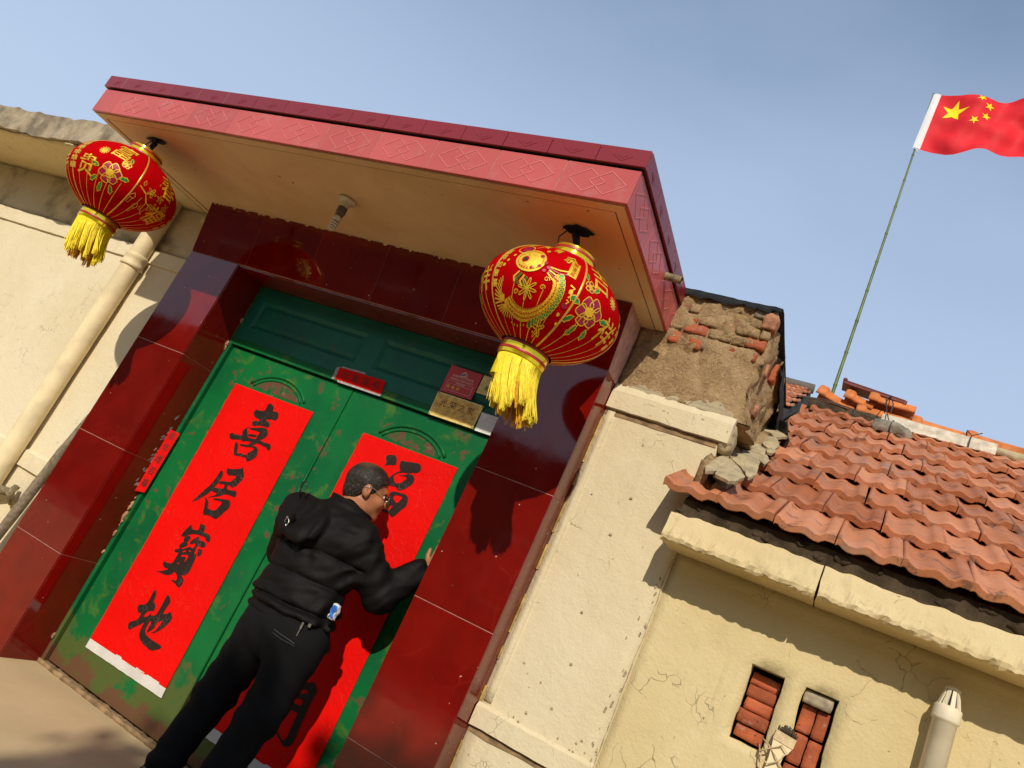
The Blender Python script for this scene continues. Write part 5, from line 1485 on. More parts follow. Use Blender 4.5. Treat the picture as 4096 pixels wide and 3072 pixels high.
# ------------------------------------------------------------------ lanterns
LR, LH = .275, .212
def lan_r(t): return LR*max(0, 1-abs(t/LH)**2.0)**.64
def build_lantern(loc, label, seams, panels, tilt, hook, seed):
    rr = random.Random(seed)
    lt = root('lantern', label, 'lantern', loc, 'red festival lanterns under the canopy')
    c0 = Vector(loc)
    TM_ = Matrix.Rotation(tilt[0], 3, 'X') @ Matrix.Rotation(tilt[1], 3, 'Y')
    def W(v): return c0+TM_ @ Vector(v)
    def surf(phi, t, off=0.0):
        r = lan_r(t)
        # outward normal of the profile
        e = 1e-4; dr = (lan_r(t+e)-lan_r(t-e))/(2*e); n = Vector((1, -dr)).normalized()
        lobe = 1-.006*(1-abs(math.cos(phi*12)))
        rr_ = r*lobe+n.x*off
        return W((rr_*math.cos(phi), rr_*math.sin(phi), t+n.y*off))
    T1 = .188
    bm = NB(); rings = []
    for j in range(41):
        t = -T1+2*T1*j/40
        rings.append([bm.verts.new(surf(2*math.pi*k/120, t)) for k in range(120)])
    for a, b in zip(rings, rings[1:]):
        for k in range(120): bm.faces.new([a[k], a[(k+1) % 120], b[(k+1) % 120], b[k]])
    obj('lantern_shade', bm, M['velvet'], lt, True)
    # gold cords: wide seams over the whole height, thin ones low down
    bm = NB()
    def cord(phi, t0, t1, w, n=22):
        prev = None
        for j in range(n+1):
            t = t0+(t1-t0)*j/n; r = max(.05, lan_r(t)); d = w/2/r
            cur = (bm.verts.new(surf(phi-d, t, .0012)), bm.verts.new(surf(phi, t, .0012+w*.35)), bm.verts.new(surf(phi+d, t, .0012)))
            if prev:
                bm.faces.new([prev[0], prev[1], cur[1], cur[0]]); bm.faces.new([prev[1], prev[2], cur[2], cur[1]])
            prev = cur
    for s in seams: cord(s, -T1, T1, .0075)
    for k in range(30):
        ph = seams[0]+2*math.pi*k/30
        if min(abs((ph-s+math.pi) % (2*math.pi)-math.pi) for s in seams) > .05: cord(ph, -T1, -.035-.02*rr.random(), .0030, 12)
    obj('gold_cord', fixn(bm), M['goldline'], lt, True)
    # cap and lower ring, with red stripes
    def ring(nm, z0, z1, r0, r1):
        bm = NB(); prof = [(r0-.014, z0), (r0, z0+.002)]
        zs_ = np.linspace(0, 1, 9)
        for q in zs_: prof.append((r0+(r1-r0)*q+.0025*math.sin(math.pi*q), z0+.003+(z1-z0-.006)*q))
        prof += [(r1, z1-.002), (r1-.014, z1), (r1-.018, z1-.03 if z1 > 0 else z1)]
        rg = []
        for r, z in prof: rg.append([bm.verts.new(W((r*math.cos(2*math.pi*k/40), r*math.sin(2*math.pi*k/40), z))) for k in range(40)])
        for a, b in zip(rg, rg[1:]):
            for k in range(40): bm.faces.new([a[k], a[(k+1) % 40], b[(k+1) % 40], b[k]])
        q = obj(nm, fixn(bm), M['goldring'], lt, True)
        for fz in (.30, .72):
            bm = NB(); rg = []
            zc_ = z0+(z1-z0)*fz; rad = r0+(r1-r0)*fz+.0025*math.sin(math.pi*fz)
            for r, z in ((rad+.0006, zc_-.0055), (rad+.0018, zc_), (rad+.0006, zc_+.0055)):
                rg.append([bm.verts.new(W((r*math.cos(2*math.pi*k/40), r*math.sin(2*math.pi*k/40), z))) for k in range(40)])
            for a, b in zip(rg, rg[1:]):
                for k in range(40): bm.faces.new([a[k], a[(k+1) % 40], b[(k+1) % 40], b[k]])
            obj('red_stripe', bm, M['redring'], q, True)
        return q
    ring('cap', .172, .236, .088, .083)
    ring('lower_ring', -.246, -.176, .094, .090)
    # tassel: many silk strands in loose clumps
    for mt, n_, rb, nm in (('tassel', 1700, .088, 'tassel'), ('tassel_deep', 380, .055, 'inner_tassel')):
        bm = NB(); clumps = []
        for k in range(15):
            a = 2*math.pi*k/15+rr.uniform(-.1, .1); clumps.append((a, rr.uniform(.72, 1.0), rr.uniform(-.13, .13), rr.uniform(.0, .35), rr.uniform(-.01, .01)))
        for k in range(n_):
            a = rr.uniform(0, 2*math.pi)
            cl_ = min(clumps, key=lambda c: abs((c[0]-a+math.pi) % (2*math.pi)-math.pi))
            da = (cl_[0]-a+math.pi) % (2*math.pi)-math.pi
            L = (.205*cl_[1]+rr.uniform(-.022, .012))*(1.12 if mt == 'tassel_deep' else 1)
            pts = []
            fl = rr.uniform(-.014, .006)+cl_[4]*.6
            stray = rr.random() < .02
            for j in range(7):
                q = j/6
                aa = a+da*.50*q**.9+cl_[2]*q*q+rr.uniform(-.016, .016)
                r = rb*(1-.10*q)+fl*q*q+rr.uniform(-.0015, .0015)*q+(.022*q**2 if stray else 0)
                pts.append(W((r*math.cos(aa)+.075*q**1.4, r*math.sin(aa)-.01*q, -.240-L*q)))
            add_tube(bm, pts, [.0017]*5+[.0015, .0010], 3, cap=False)
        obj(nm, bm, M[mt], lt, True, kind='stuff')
    bm = NB(); rings = []
    for r, z in ((.083, -.238), (.084, -.28), (.080, -.33)):
        rings.append([bm.verts.new(W((r*math.cos(2*math.pi*k/32), r*math.sin(2*math.pi*k/32), z))) for k in range(32)])
    for a, b in zip(rings, rings[1:]):
        for k in range(32): bm.faces.new([a[k], a[(k+1) % 32], b[(k+1) % 32], b[k]])
    obj('tassel_lining', bm, M['tassel'], lt, True)
    # hanging wires up to the tar patch
    bm = NB(); hk = Vector(hook)
    top = W((0, 0, .235))
    add_tube(bm, [hk, hk*.5+top*.5+Vector((.006, 0, 0)), top], [.010, .009, .007], 7)
    add_tube(bm, [W((-.07, 0, .225)), top*.6+hk*.4+Vector((-.02, 0, -.012)), W((.07, .0, .225))], .0028, 5)
    add_tube(bm, [hk+Vector((-.03, 0, 0)), hk+Vector((-.052, -.01, -.05)), hk+Vector((-.047, 0, -.085)), hk+Vector((-.022, .01, -.06)), hk+Vector((-.02, 0, -.12))], .0030, 5)
    obj('hanging_wire', bm, M['wire'], lt, True)
    bm = NB(); rings = []
    add_tube(bm, [hk*.35+top*.65, hk*.75+top*.25], [.013, .016], 8)
    rough(bm, .004, 60, 3)
    obj('cable_joint', bm, M['black_tape'], lt, True)
    # printed and embossed designs
    def mapper(phi0, t0, off):
        def f(u, v):
            t = max(-.186, min(.186, t0+v)); return surf(phi0+u/max(.12, lan_r(t0*.5+t*.5)), t, off)
        return f
    def patch(parent_bm, pts, f): 
        # refine outline so the patch follows the curve
        q = chaikin(pts, 1); cx = sum(p[0] for p in q)/len(q); cy = sum(p[1] for p in q)/len(q)
        add_fill_fine(parent_bm, [q], f)
    def ribbon(bm, pts, w, f, closed=False):
        P = list(pts)+([pts[0]] if closed else [])
        prev = None
        for i, p in enumerate(P):
            a = P[max(0, i-1)]; b = P[min(len(P)-1, i+1)]
            if closed and i in (0, len(P)-1): a, b = P[-2], P[1]
            d = Vector((b[0]-a[0], b[1]-a[1])); 
            if d.length < 1e-9: continue
            d.normalize(); n = Vector((-d.y, d.x))*w/2
            cur = (bm.verts.new(f(p[0]+n.x, p[1]+n.y)), bm.verts.new(f(p[0]-n.x, p[1]-n.y)))
            if prev: bm.faces.new([prev[0], prev[1], cur[1], cur[0]])
            prev = cur
    def circ(cx, cy, r, n=18, ry=None, a0=0): return [(cx+r*math.cos(a0+2*math.pi*k/n), cy+(ry or r)*math.sin(a0+2*math.pi*k/n)) for k in range(n)]
    def petals(cx, cy, r0, r1, n, rot=0):
        return [[(cx+(r0+(r1-r0)*(.5-.5*math.cos(math.pi*2*q)))*math.cos(rot+2*math.pi*(k+(q-.5)*.9)/n), cy+(r0+(r1-r0)*(.5-.5*math.cos(math.pi*2*q)))*math.sin(rot+2*math.pi*(k+(q-.5)*.9)/n)) for q in np.linspace(0, 1, 9)] for k in range(n)]
    LAY = {'gold': NB(), 'magenta': NB(), 'greenfoil': NB(), 'velvet': NB(), 'ink_flat': NB()}
    def txt(ch, phi, t, size, lay='gold', off=.0022, rot=0, bold=.0009):
        f = mapper(phi, t, off)
        V, F = text_tris(ch, size)
        cs, sn = math.cos(rot), math.sin(rot)
        for ox, oy in ((0, 0), (bold, 0), (0, bold), (-bold, 0), (0, -bold)) if bold else ((0, 0),):
            vs_ = [LAY[lay].verts.new(f(x*cs-y*sn+ox, x*sn+y*cs+oy)) for x, y in V]
            for q in F:
                try: LAY[lay].faces.new([vs_[i] for i in q])
                except ValueError: pass
    def leaf(phi, t, cx, cy, L, a):
        P = [(0, 0), (.35*L, .22*L), (.62*L, .20*L), (.7*L, .30*L), (L, 0), (.7*L, -.26*L), (.58*L, -.16*L), (.3*L, -.22*L)]
        P = [(cx+x*math.cos(a)-y*math.sin(a), cy+x*math.sin(a)+y*math.cos(a)) for x, y in P]
        add_fill_fine(LAY['greenfoil'], [P], mapper(phi, t, .0016)); ribbon(LAY['gold'], P, .0032, mapper(phi, t, .0022), True)
    def flower(phi, t, cx, cy, r, n=6, mt='magenta'):
        for k in range(n):
            a = 2*math.pi*k/n+.3
            P = circ(cx+r*.58*math.cos(a), cy+r*.58*math.sin(a), r*.40, 12)
            P = [(x+.05*r*math.cos(5*i), y+.05*r*math.sin(5*i)) for i, (x, y) in enumerate(P)]
            if mt: add_fill_fine(LAY[mt], [P], mapper(phi, t, .0014))
            ribbon(LAY['gold'], P, .0034, mapper(phi, t, .0021), True)
        add_fill_fine(LAY['gold'], [circ(cx, cy, r*.30, 12)], mapper(phi, t, .0024))
        for k in range(3): ribbon(LAY['gold'], [(cx+r*(.2+.12*k)*math.cos(a), cy+r*(.2+.12*k)*math.sin(a)) for a in np.linspace(.4+k*2, 2.2+k*2, 7)], .005, mapper(phi, t, .0026))
    def sunflower(phi, t, cx, cy, r):
        for k in range(12):
            a = 2*math.pi*k/12; ribbon(LAY['gold'], [(cx+r*.25*math.cos(a), cy+r*.25*math.sin(a)), (cx+r*math.cos(a), cy+r*math.sin(a))], r*.22, mapper(phi, t, .002))
        add_fill_fine(LAY['gold'], [circ(cx, cy, r*.28, 10)], mapper(phi, t, .0023))
    def peony_panel(phi, a, b, big=.105, right=True):
        s = 1 if right else -1
        flower(phi, -.005, -.005*s, -.028, .054)
        flower(phi, -.005, -.045*s, .050, .022, 5)
        for cx, cy, L, an in ((-.055, -.03, .045, 2.9), (-.01, -.09, .045, -1.8), (.05, -.03, .045, .2), (-.06*s, .075, .030, 2.0), (-.025*s, .045, .030, .8), (-.045, -.075, .04, 3.9), (.03, -.085, .04, -1.0)): leaf(phi, -.005, cx, cy*.9, L, an)
        txt(a, phi+.03*s, .095, big); txt(b, phi+.44*s, -.050, big)
        sunflower(phi, .0, .085*s, .058, .024)
        for k in range(5): txt('吉祥如意福'[k], phi+.74*s, .06-.032*k, .026, bold=.001)
    def fish_panel(phi):
        f0 = mapper(phi, -.032, .0016); f1 = mapper(phi, -.032, .0024); f2 = mapper(phi, -.032, .0032); f3 = mapper(phi, -.032, .0038)
        G, Mg, Gr = LAY['gold'], LAY['magenta'], LAY['greenfoil']
        # round body curling from the head down to the tail
        body = []
        for a in np.linspace(.75, -2.45, 26): body.append((.0+.115*math.cos(a), -.015+.105*math.sin(a)))
        inner = []
        for a in np.linspace(-2.35, .6, 24): inner.append((.004+.083*math.cos(a), -.010+.076*math.sin(a)))
        add_fill_fine(G, [body+inner], f0)
        for k in range(26):                       # rows of scales
            a = .55-k*.115
            for q, rr_ in enumerate((.080, .094, .106)):
                cx, cy = rr_*math.cos(a+q*.05), -.010+rr_*.90*math.sin(a+q*.05)
                ribbon(LAY['velvet'], [(cx+.0075*math.cos(b), cy+.0075*math.sin(b)) for b in np.linspace(a-1.3, a+1.3, 6)], .0017, f1)
        for k in range(16):                       # green scalloped back fin
            a = .60-k*.115
            add_fill_fine(Gr, [circ(.121*math.cos(a), -.015+.112*math.sin(a), .010, 8)], f2)
            ribbon(G, circ(.121*math.cos(a), -.015+.112*math.sin(a), .011, 9), .002, f3, True)
        hd = circ(-.030, .070, .056, 26, .050)
        add_fill_fine(G, [hd], f2); ribbon(LAY['velvet'], circ(-.030, .070, .046, 24, .041), .0016, f3, True)
        add_fill_fine(LAY['velvet'], [circ(-.050, .066, .0135, 14)], f3)
        add_fill_fine(LAY['ink_flat'], [circ(-.050, .066, .0085, 12)], mapper(phi, -.032, .0044))
        for k in range(6): add_fill_fine(LAY['velvet'], [circ(-.058+.011*k, .038-.004*math.sin(k*.7), .0028, 7)], f3)
        for cx, cy, r in ((.0, .098, .008), (.012, .055, .007), (-.012, .040, .006), (.028, .075, .007), (.045, .062, .007), (.036, .045, .006)): add_fill_fine(Mg, [circ(cx, cy, r, 9)], f3)
        for cx, cy, r in ((-.085, .115, .030),):  # crest and whisker
            ribbon(G, circ(cx, cy, r, 16, .024), .004, f2, True); add_fill_fine(Mg, [circ(cx+.004, cy, r*.55, 10)], f2); ribbon(G, [(cx+.03, cy+.02), (cx+.045, cy+.045), (cx+.07, cy+.035)], .004, f2)
        for k in range(4):                        # gill fin feathers
            ribbon(Gr if k % 2 else G, [(-.045+.012*k, .016-.004*k), (-.060+.015*k, -.006-.005*k), (-.052+.018*k, -.022-.004*k)], .007, f2)
        for k in range(5):                        # side fin
            ribbon(Mg if k % 2 else G, [(.050, .066-.006*k), (.085, .070-.012*k), (.125-.008*k, .085-.018*k)], .005, f2)
        for k in range(9):                        # tail fans
            a = 2.0+k*.16
            ribbon(G, [(-.085, -.080), (-.085+.055*math.cos(a), -.080+.075*math.sin(a))], .0045, f2)
        for k in range(9):
            a = 3.5+k*.20
            ribbon(G, [(-.060, -.085), (-.060+.075*math.cos(a), -.085+.035*math.sin(a))], .004, f2)
        for P in petals(.005, -.030, .008, .036, 8): ribbon(G, P, .0030, f2, True)
        add_fill_fine(G, [circ(.005, -.030, .006, 8)], f3)
        for cx, cy in ((.055, -.01), (.058, .02), (-.035, -.05)): ribbon(G, [(cx+.010*math.cos(a)*(1-a/9), cy+.010*math.sin(a)*(1-a/9)) for a in np.linspace(0, 8, 18)], .0026, f2)
        for k in range(9): add_fill_fine(G, [circ(-.05+.018*k, -.128-.004*math.sin(k), .003, 6)], f1)
        for P in petals(.095, -.118, .006, .026, 5, .5): ribbon(G, P, .0032, f2, True)
        for cx, cy, r in ((-.125, .030, .007), (-.118, .050, .006), (.150, .020, .008), (.145, -.06, .006), (.155, -.085, .005), (-.105, .075, .006), (.0, .135, .007)): add_fill_fine(G, [circ(cx, cy, r, 9)], f1)
        for k in range(3): ribbon(G, [(.140+.004*k, .040-.025*k), (.158, .036-.024*k), (.150, .022-.024*k)], .006, f1)
        add_fill_fine(Mg, [circ(.150, -.030, .012, 10, .009)], f1)
        for ch, u, v, s_, r_ in (('年', -.075, .150, .030, .35), ('年', -.030, .160, .030, .12), ('有', .020, .155, .032, -.10), ('余', .075, .128, .046, -.30)): txt(ch, phi+u/.20, v-.026, s_, rot=r_, bold=.0012)
        txt('财', phi-.58, .050, .030, bold=.0012)
        # little seal with three characters
        fb = mapper(phi+.47, .070, .0018)
        add_fill_fine(G, [[(-.017, -.034), (.017, -.034), (.017, .034), (-.017, .034)]], fb)
        for k in range(3): txt('聚宝盆'[k], phi+.47, .091-.021*k, .019, 'velvet', .0034, bold=.0)
    def plum_panel(phi, a, b, right=True):
        txt(a, phi+.20, .070, .120); txt(b, phi+.26, -.082, .100)
        G = LAY['gold']; f1 = mapper(phi, -.01, .0019)
        br = [(-.105, .005), (-.06, -.012), (-.03, -.045), (.01, -.05), (.06, -.035), (.12, -.03)]
        ribbon(G, br, .006, f1); ribbon(G, [(-.06, -.012), (-.03, .02), (-.015, .08)], .0035, f1); ribbon(G, [(-.03, -.045), (-.02, -.085), (.01, -.10)], .0035, f1)
        for cx, cy, r in ((-.040, .010, .026), (.015, .012, .022), (.015, -.045, .028), (.075, -.005, .024), (.115, -.050, .022)):
            for P in petals(cx, cy, r*.3, r, 5, cx*30): ribbon(G, P, .0026, mapper(phi, -.01, .0024), True)
            ribbon(G, circ(cx, cy, r*.30, 9), .003, mapper(phi, -.01, .0026), True)
        for cx, cy, L, an in ((-.09, .015, .03, 1.6), (-.03, -.06, .03, -1.5), (.05, -.06, .03, -.9)): 
            P = [(cx, cy), (cx+L*.5*math.cos(an+.5), cy+L*.5*math.sin(an+.5)), (cx+L*math.cos(an), cy+L*math.sin(an)), (cx+L*.5*math.cos(an-.5), cy+L*.5*math.sin(an-.5))]
            ribbon(G, P, .0028, f1, True)
        for k, (u, v) in enumerate(((-.10, -.065), (-.055, -.095))):   # small hanging lamps
            ribbon(G, [(u-.012, v+.012), (u, v+.026), (u+.012, v+.012), (u+.010, v), (u-.010, v)], .003, f1, True)
            ribbon(G, [(u-.007, v), (u+.007, v), (u+.007, v-.025), (u-.007, v-.025)], .003, f1, True)
        for k in range(5): txt('喜气迎春到'[k], phi+.74, .03-.032*k, .024, bold=.001)
    for kind, phi, *arg in panels:
        {'fish': fish_panel, 'peony': peony_panel, 'plum': plum_panel}[kind](phi, *arg)
    for k, b in LAY.items():
        if len(b.verts): 
            nmk = {'gold': 'gold_print', 'magenta': 'magenta_print', 'greenfoil': 'green_print', 'velvet': 'red_detail', 'ink_flat': 'fish_eye'}[k]
            obj(nmk, b, M[k], lt, kind='stuff')
        else: b.free()
    return lt
DEG = math.pi/180
build_lantern((1.278, -.584, 2.312), 'red lantern with a gold fish hanging at the right end of the canopy', [x*DEG for x in (-47, 25, 97, 169, 241)], [('fish', -84*DEG), ('peony', -31*DEG, '吉', '祥', .100, True), ('peony', -158*DEG, '吉', '祥', .095, True)], (R(1.0), R(3.0)), (1.236, -.570, 2.664), 3)
build_lantern((-1.273, -.634, 2.345), 'red lantern with peony and plum blossom hanging at the left end of the canopy', [x*DEG for x in (-22, 50, 122, 194, 266)], [('peony', -49*DEG, '富', '贵', .105, False), ('plum', 3*DEG, '春', '福'), ('peony', -140*DEG, '吉', '祥', .095, True)], (R(-1.0), R(1.0)), (-1.258, -.630, 2.664), 5)
# torn tar patches round both lamp holes
for (hx, hy, w, h) in ((1.245, -.575, .062, .040), (-1.262, -.632, .075, .028)):
    bm = NB(); n = 40
    P = [(hx+w*math.cos(2*math.pi*k/n)*(1+.35*nz((k*.4, hx, 0), 1.0)), hy+h*math.sin(2*math.pi*k/n)*(1+.35*nz((k*.4, hy, 3), 1.0))) for k in range(n)]
    add_fill(bm, [P], lambda u, v: (u, v, CZ-.006-.004*abs(nz((u, v, 0), 60))))
    bmesh.ops.solidify(bm, geom=bm.faces[:], thickness=.005)
    o = obj('tar_patch', fixn(bm), M['black_tape'], can)

# bare lamp on the soffit
lp_ = root('ceiling_lamp', 'dusty spiral energy saving bulb in a holder under the canopy', 'lamp', (-.045, -.43, 2.664))
lx, ly = -.045, -.43
bm = NB(); add_lathe(bm, [(.0, 2.662), (.046, 2.662), (.046, 2.652), (.040, 2.646), (.024, 2.642), (.022, 2.615), (.0, 2.614)], (lx, ly, 0), 28); obj('ceiling_rose', bm, M['lampwhite'], lp_, True)
bm = NB(); add_lathe(bm, [(.023, 2.614), (.024, 2.585), (.020, 2.580), (.020, 2.566), (.0, 2.566)], (lx, ly, 0), 24); obj('socket', bm, M['lampdark'], lp_, True)
bm = NB(); add_lathe(bm, [(.014, 2.566), (.021, 2.56), (.021, 2.545), (.016, 2.538), (.0, 2.537)], (lx, ly, 0), 24); obj('bulb_base', bm, M['lampwhite'], lp_, True)
bm = NB(); add_tube(bm, [(lx+.0175*math.cos(a)*(1-.25*a/25), ly+.0175*math.sin(a)*(1-.25*a/25), 2.536-.0020*a) for a in np.linspace(0, 25, 84)], .0052, 7); obj('spiral_tube', bm, M['lampwhite'], lp_, True)

# ------------------------------------------------------------------ the man: surfaces grown from distance fields
def surface_nets(D, org, h):
    s = D < 0
    nx, ny, nzz = D.shape
    c = [s[i:nx-1+i, j:ny-1+j, k:nzz-1+k] for i in (0, 1) for j in (0, 1) for k in (0, 1)]
    cnt = sum(x.astype(np.int8) for x in c)
    act = (cnt > 0) & (cnt < 8)
    idx = -np.ones(act.shape, np.int64); I = np.argwhere(act); idx[act] = np.arange(len(I))
    acc = np.zeros((len(I), 3)); num = np.zeros(len(I))
    offs = [(i, j, k) for i in (0, 1) for j in (0, 1) for k in (0, 1)]
    vals = {o: D[I[:, 0]+o[0], I[:, 1]+o[1], I[:, 2]+o[2]] for o in offs}
    for a in offs:
        for ax in range(3):
            if a[ax] == 0:
                b = list(a); b[ax] = 1; b = tuple(b)
                va, vb = vals[a], vals[b]; m_ = (va < 0) != (vb < 0)
                t = np.where(m_, va/np.where(m_, va-vb, 1), 0)
                p = np.tile(np.array(a, float), (len(I), 1)); p[:, ax] += t
                acc[m_] += p[m_]; num[m_] += 1
    V = (I+acc/num[:, None])*h+np.array(org)
    F = []
    for ax in range(3):
        u, w = [(1, 2), (2, 0), (0, 1)][ax]
        sl0 = [slice(None)]*3; sl1 = [slice(None)]*3
        sl0[ax] = slice(0, -1); sl1[ax] = slice(1, None)
        e = s[tuple(sl0)] != s[tuple(sl1)]
        E_ = np.argwhere(e)
        ok = (E_[:, u] > 0) & (E_[:, w] > 0) & (E_[:, u] < D.shape[u]-1) & (E_[:, w] < D.shape[w]-1)
        E_ = E_[ok]
        def cell(du, dw):
            q = E_.copy(); q[:, u] -= du; q[:, w] -= dw; return idx[q[:, 0], q[:, 1], q[:, 2]]
        quad = np.stack([cell(1, 1), cell(0, 1), cell(0, 0), cell(1, 0)], 1)
        flip = ~s[E_[:, 0], E_[:, 1], E_[:, 2]]
        quad[flip] = quad[flip][:, ::-1]
        F.append(quad)
    F = np.concatenate(F); F = F[(F >= 0).all(1)]
    return V, F
class Field:
    def __init__(s, lo, hi, h):
        s.lo = np.array(lo, float); s.h = h
        n = np.ceil((np.array(hi)-s.lo)/h).astype(int)+1
        s.ax = [s.lo[i]+h*np.arange(n[i]) for i in range(3)]
        s.D = np.full(n, .5, np.float32)
    def sub(s, lo, hi):
        sl = []
        for i in range(3):
            a = int(max(0, np.floor((lo[i]-s.lo[i])/s.h))); b = int(min(len(s.ax[i]), np.ceil((hi[i]-s.lo[i])/s.h)+1)); sl.append(slice(a, max(a, b)))
        sl = tuple(sl)
        X, Y, Z = np.meshgrid(s.ax[0][sl[0]], s.ax[1][sl[1]], s.ax[2][sl[2]], indexing='ij')
        return sl, np.stack([X, Y, Z], -1).astype(np.float32)
    def smin(s, sl, d, k):
        A = s.D[sl]
        if k <= 0: s.D[sl] = np.minimum(A, d); return
        hh = np.clip(.5+.5*(A-d)/k, 0, 1)
        s.D[sl] = A*(1-hh)+d*hh-k*hh*(1-hh)
    def cap(s, a, b, ra, rb, k=.02, sc=None):
        """tapered capsule; sc = (sx, sy, sz) squashes the cross-section in world axes"""
        a = np.array(a, np.float32); b = np.array(b, np.float32); m_ = max(ra, rb)*1.35+k*2+.02
        sl, P = s.sub(np.minimum(a, b)-m_, np.maximum(a, b)+m_)
        q = np.array(sc or (1, 1, 1), np.float32)
        Pq, aq, bq = P/q, a/q, b/q
        ba = bq-aq; t = np.clip(((Pq-aq)@ba)/max(1e-9, ba@ba), 0, 1)
        d = np.linalg.norm(Pq-aq-t[..., None]*ba, axis=-1)-(ra+(rb-ra)*t)
        s.smin(sl, d*min(q), k)
    def ell(s, c, r, k=.02, rot=None, sub=False):
        c = np.array(c, np.float32); r = np.array(r, np.float32); m_ = max(r)+k*2+.02
        sl, P = s.sub(c-m_, c+m_)
        q = P-c
        if rot is not None: q = q@np.array(rot, np.float32)
        k0 = np.linalg.norm(q/r, axis=-1); k1 = np.linalg.norm(q/(r*r), axis=-1)
        d = k0*(k0-1)/np.maximum(k1, 1e-6)
        if sub:
            A = s.D[sl]; hh = np.clip(.5-.5*(A+d)/k, 0, 1); s.D[sl] = A*(1-hh)+(-d)*hh+k*hh*(1-hh)
        else: s.smin(sl, d, k)
    def mesh(s): return surface_nets(s.D, s.lo, s.h)
def np_obj(name, V, F, mat, parent, smooth=True):
    if parent is not None: V = V-np.array(wloc(parent))
    me = bpy.data.meshes.new(name); me.from_pydata(V.tolist(), [], F.tolist()); me.materials.append(mat)
    me.polygons.foreach_set('use_smooth', [smooth]*len(me.polygons))
    return link_mesh(name, me, parent)
def vnoise(P, sc, seed):
    """cheap smooth vector noise from sines"""
    q = P*sc
    return (np.sin(q[..., 0]*1.0+np.sin(q[..., 1]*1.3+seed)*1.7+seed)+np.sin(q[..., 1]*1.1+np.sin(q[..., 2]*1.2+seed*2)*1.6+seed*3)+np.sin(q[..., 2]*1.07+np.sin(q[..., 0]*1.4+seed*.7)*1.8))/3

man = root('person', 'man in black padded jacket and dark trousers pressing the right couplet onto the door', 'person', (.50, -.10, 0))
# joints
pel, hipL, hipR = (.550, -.105, .800), (.455, -.10, .780), (.655, -.105, .790)
knL, knR = (.372, -.080, .445), (.632, -.100, .470)
anL, anR = (.315, -.120, .085), (.575, -.150, .085)
chest, shL, shR = (.500, -.060, 1.150), (.290, -.055, 1.252), (.668, -.075, 1.240)
neck, hd = (.512, -.030, 1.345), np.array((.520, .018, 1.462))
elR, wrR, haR = (.812, .030, 1.082), (.886, .125, 1.235), (.905, .195, 1.315)
elL, wrL, haL = (.215, .075, 1.06), (.255, .190, 1.20), (.270, .222, 1.275)
ff = np.array((.76, .65, .03)); ff /= np.linalg.norm(ff)
uu = np.array((-.06, .02, 1.0)); uu -= ff*(uu@ff); uu /= np.linalg.norm(uu)
ssd = np.cross(ff, uu)          # person's right
def H(f, s_, u): return hd+ff*f+ssd*s_+uu*u
HR = np.stack([ff, ssd, uu], 1)
b = Field((.10, -.34, -.01), (1.00, .262, 1.62), .0062)
b.cap(hipL, knL, .075, .055, .03); b.cap(knL, anL, .052, .036, .02); b.cap(hipR, knR, .075, .055, .03); b.cap(knR, anR, .052, .036, .02)
for an in (anL, anR): b.cap(an, (an[0]+.03, an[1]+.13, .03), .034, .026, .02)
b.ell(pel, (.15, .10, .11), .04); b.cap(pel, chest, .115, .12, .05, (1.15, .8, 1)); b.cap(chest, neck, .12, .06, .05, (1.2, .8, 1))
b.cap(shL, shR, .055, .055, .04)
b.cap(shR, elR, .045, .036, .03); b.cap(elR, wrR, .036, .025, .02); b.cap(shL, elL, .045, .036, .03); b.cap(elL, wrL, .036, .025, .02)
# neck and head
b.cap((.505, -.035, 1.30), tuple(H(-.025, 0, -.055)), .060, .054, .03)
b.ell(H(-.014, 0, .036), (.097, .078, .084), .02, HR); b.ell(H(.030, 0, -.040), (.064, .062, .082), .03, HR)
b.ell(H(.066, 0, -.098), (.026, .030, .022), .02, HR)
b.cap(H(.076, -.030, .020), H(.076, .030, .020), .016, .016, .016)
b.cap(H(.086, 0, .010), H(.110, 0, -.030), .008, .0135, .010); b.ell(H(.098, .010, -.036), (.012, .008, .008), .008, HR); b.ell(H(.098, -.010, -.036), (.012, .008, .008), .008, HR)
b.ell(H(.087, .031, -.002), (.016, .020, .013), .012, HR, sub=True); b.ell(H(.087, -.031, -.002), (.016, .020, .013), .012, HR, sub=True)
b.ell(H(.064, .040, -.032), (.026, .022, .024), .02, HR); b.ell(H(.064, -.040, -.032), (.026, .022, .024), .02, HR)
b.cap(H(.086, -.018, -.060), H(.086, .018, -.060), .0085, .0085, .008); b.cap(H(.084, -.016, -.072), H(.084, .016, -.072), .0085, .0085, .007)
for s_ in (-1, 1):
    er = np.stack([ff*.95+ssd*.3*s_, ssd*.95*s_-ff*.3, uu], 1)
    b.ell(H(-.012, .078*s_, -.004), (.021, .0095, .033), .008, er); b.ell(H(-.004, .088*s_, .000), (.010, .006, .017), .005, er, sub=True); b.cap(H(-.004, .076*s_, -.030), H(-.002, .075*s_, -.036), .008, .006, .006)
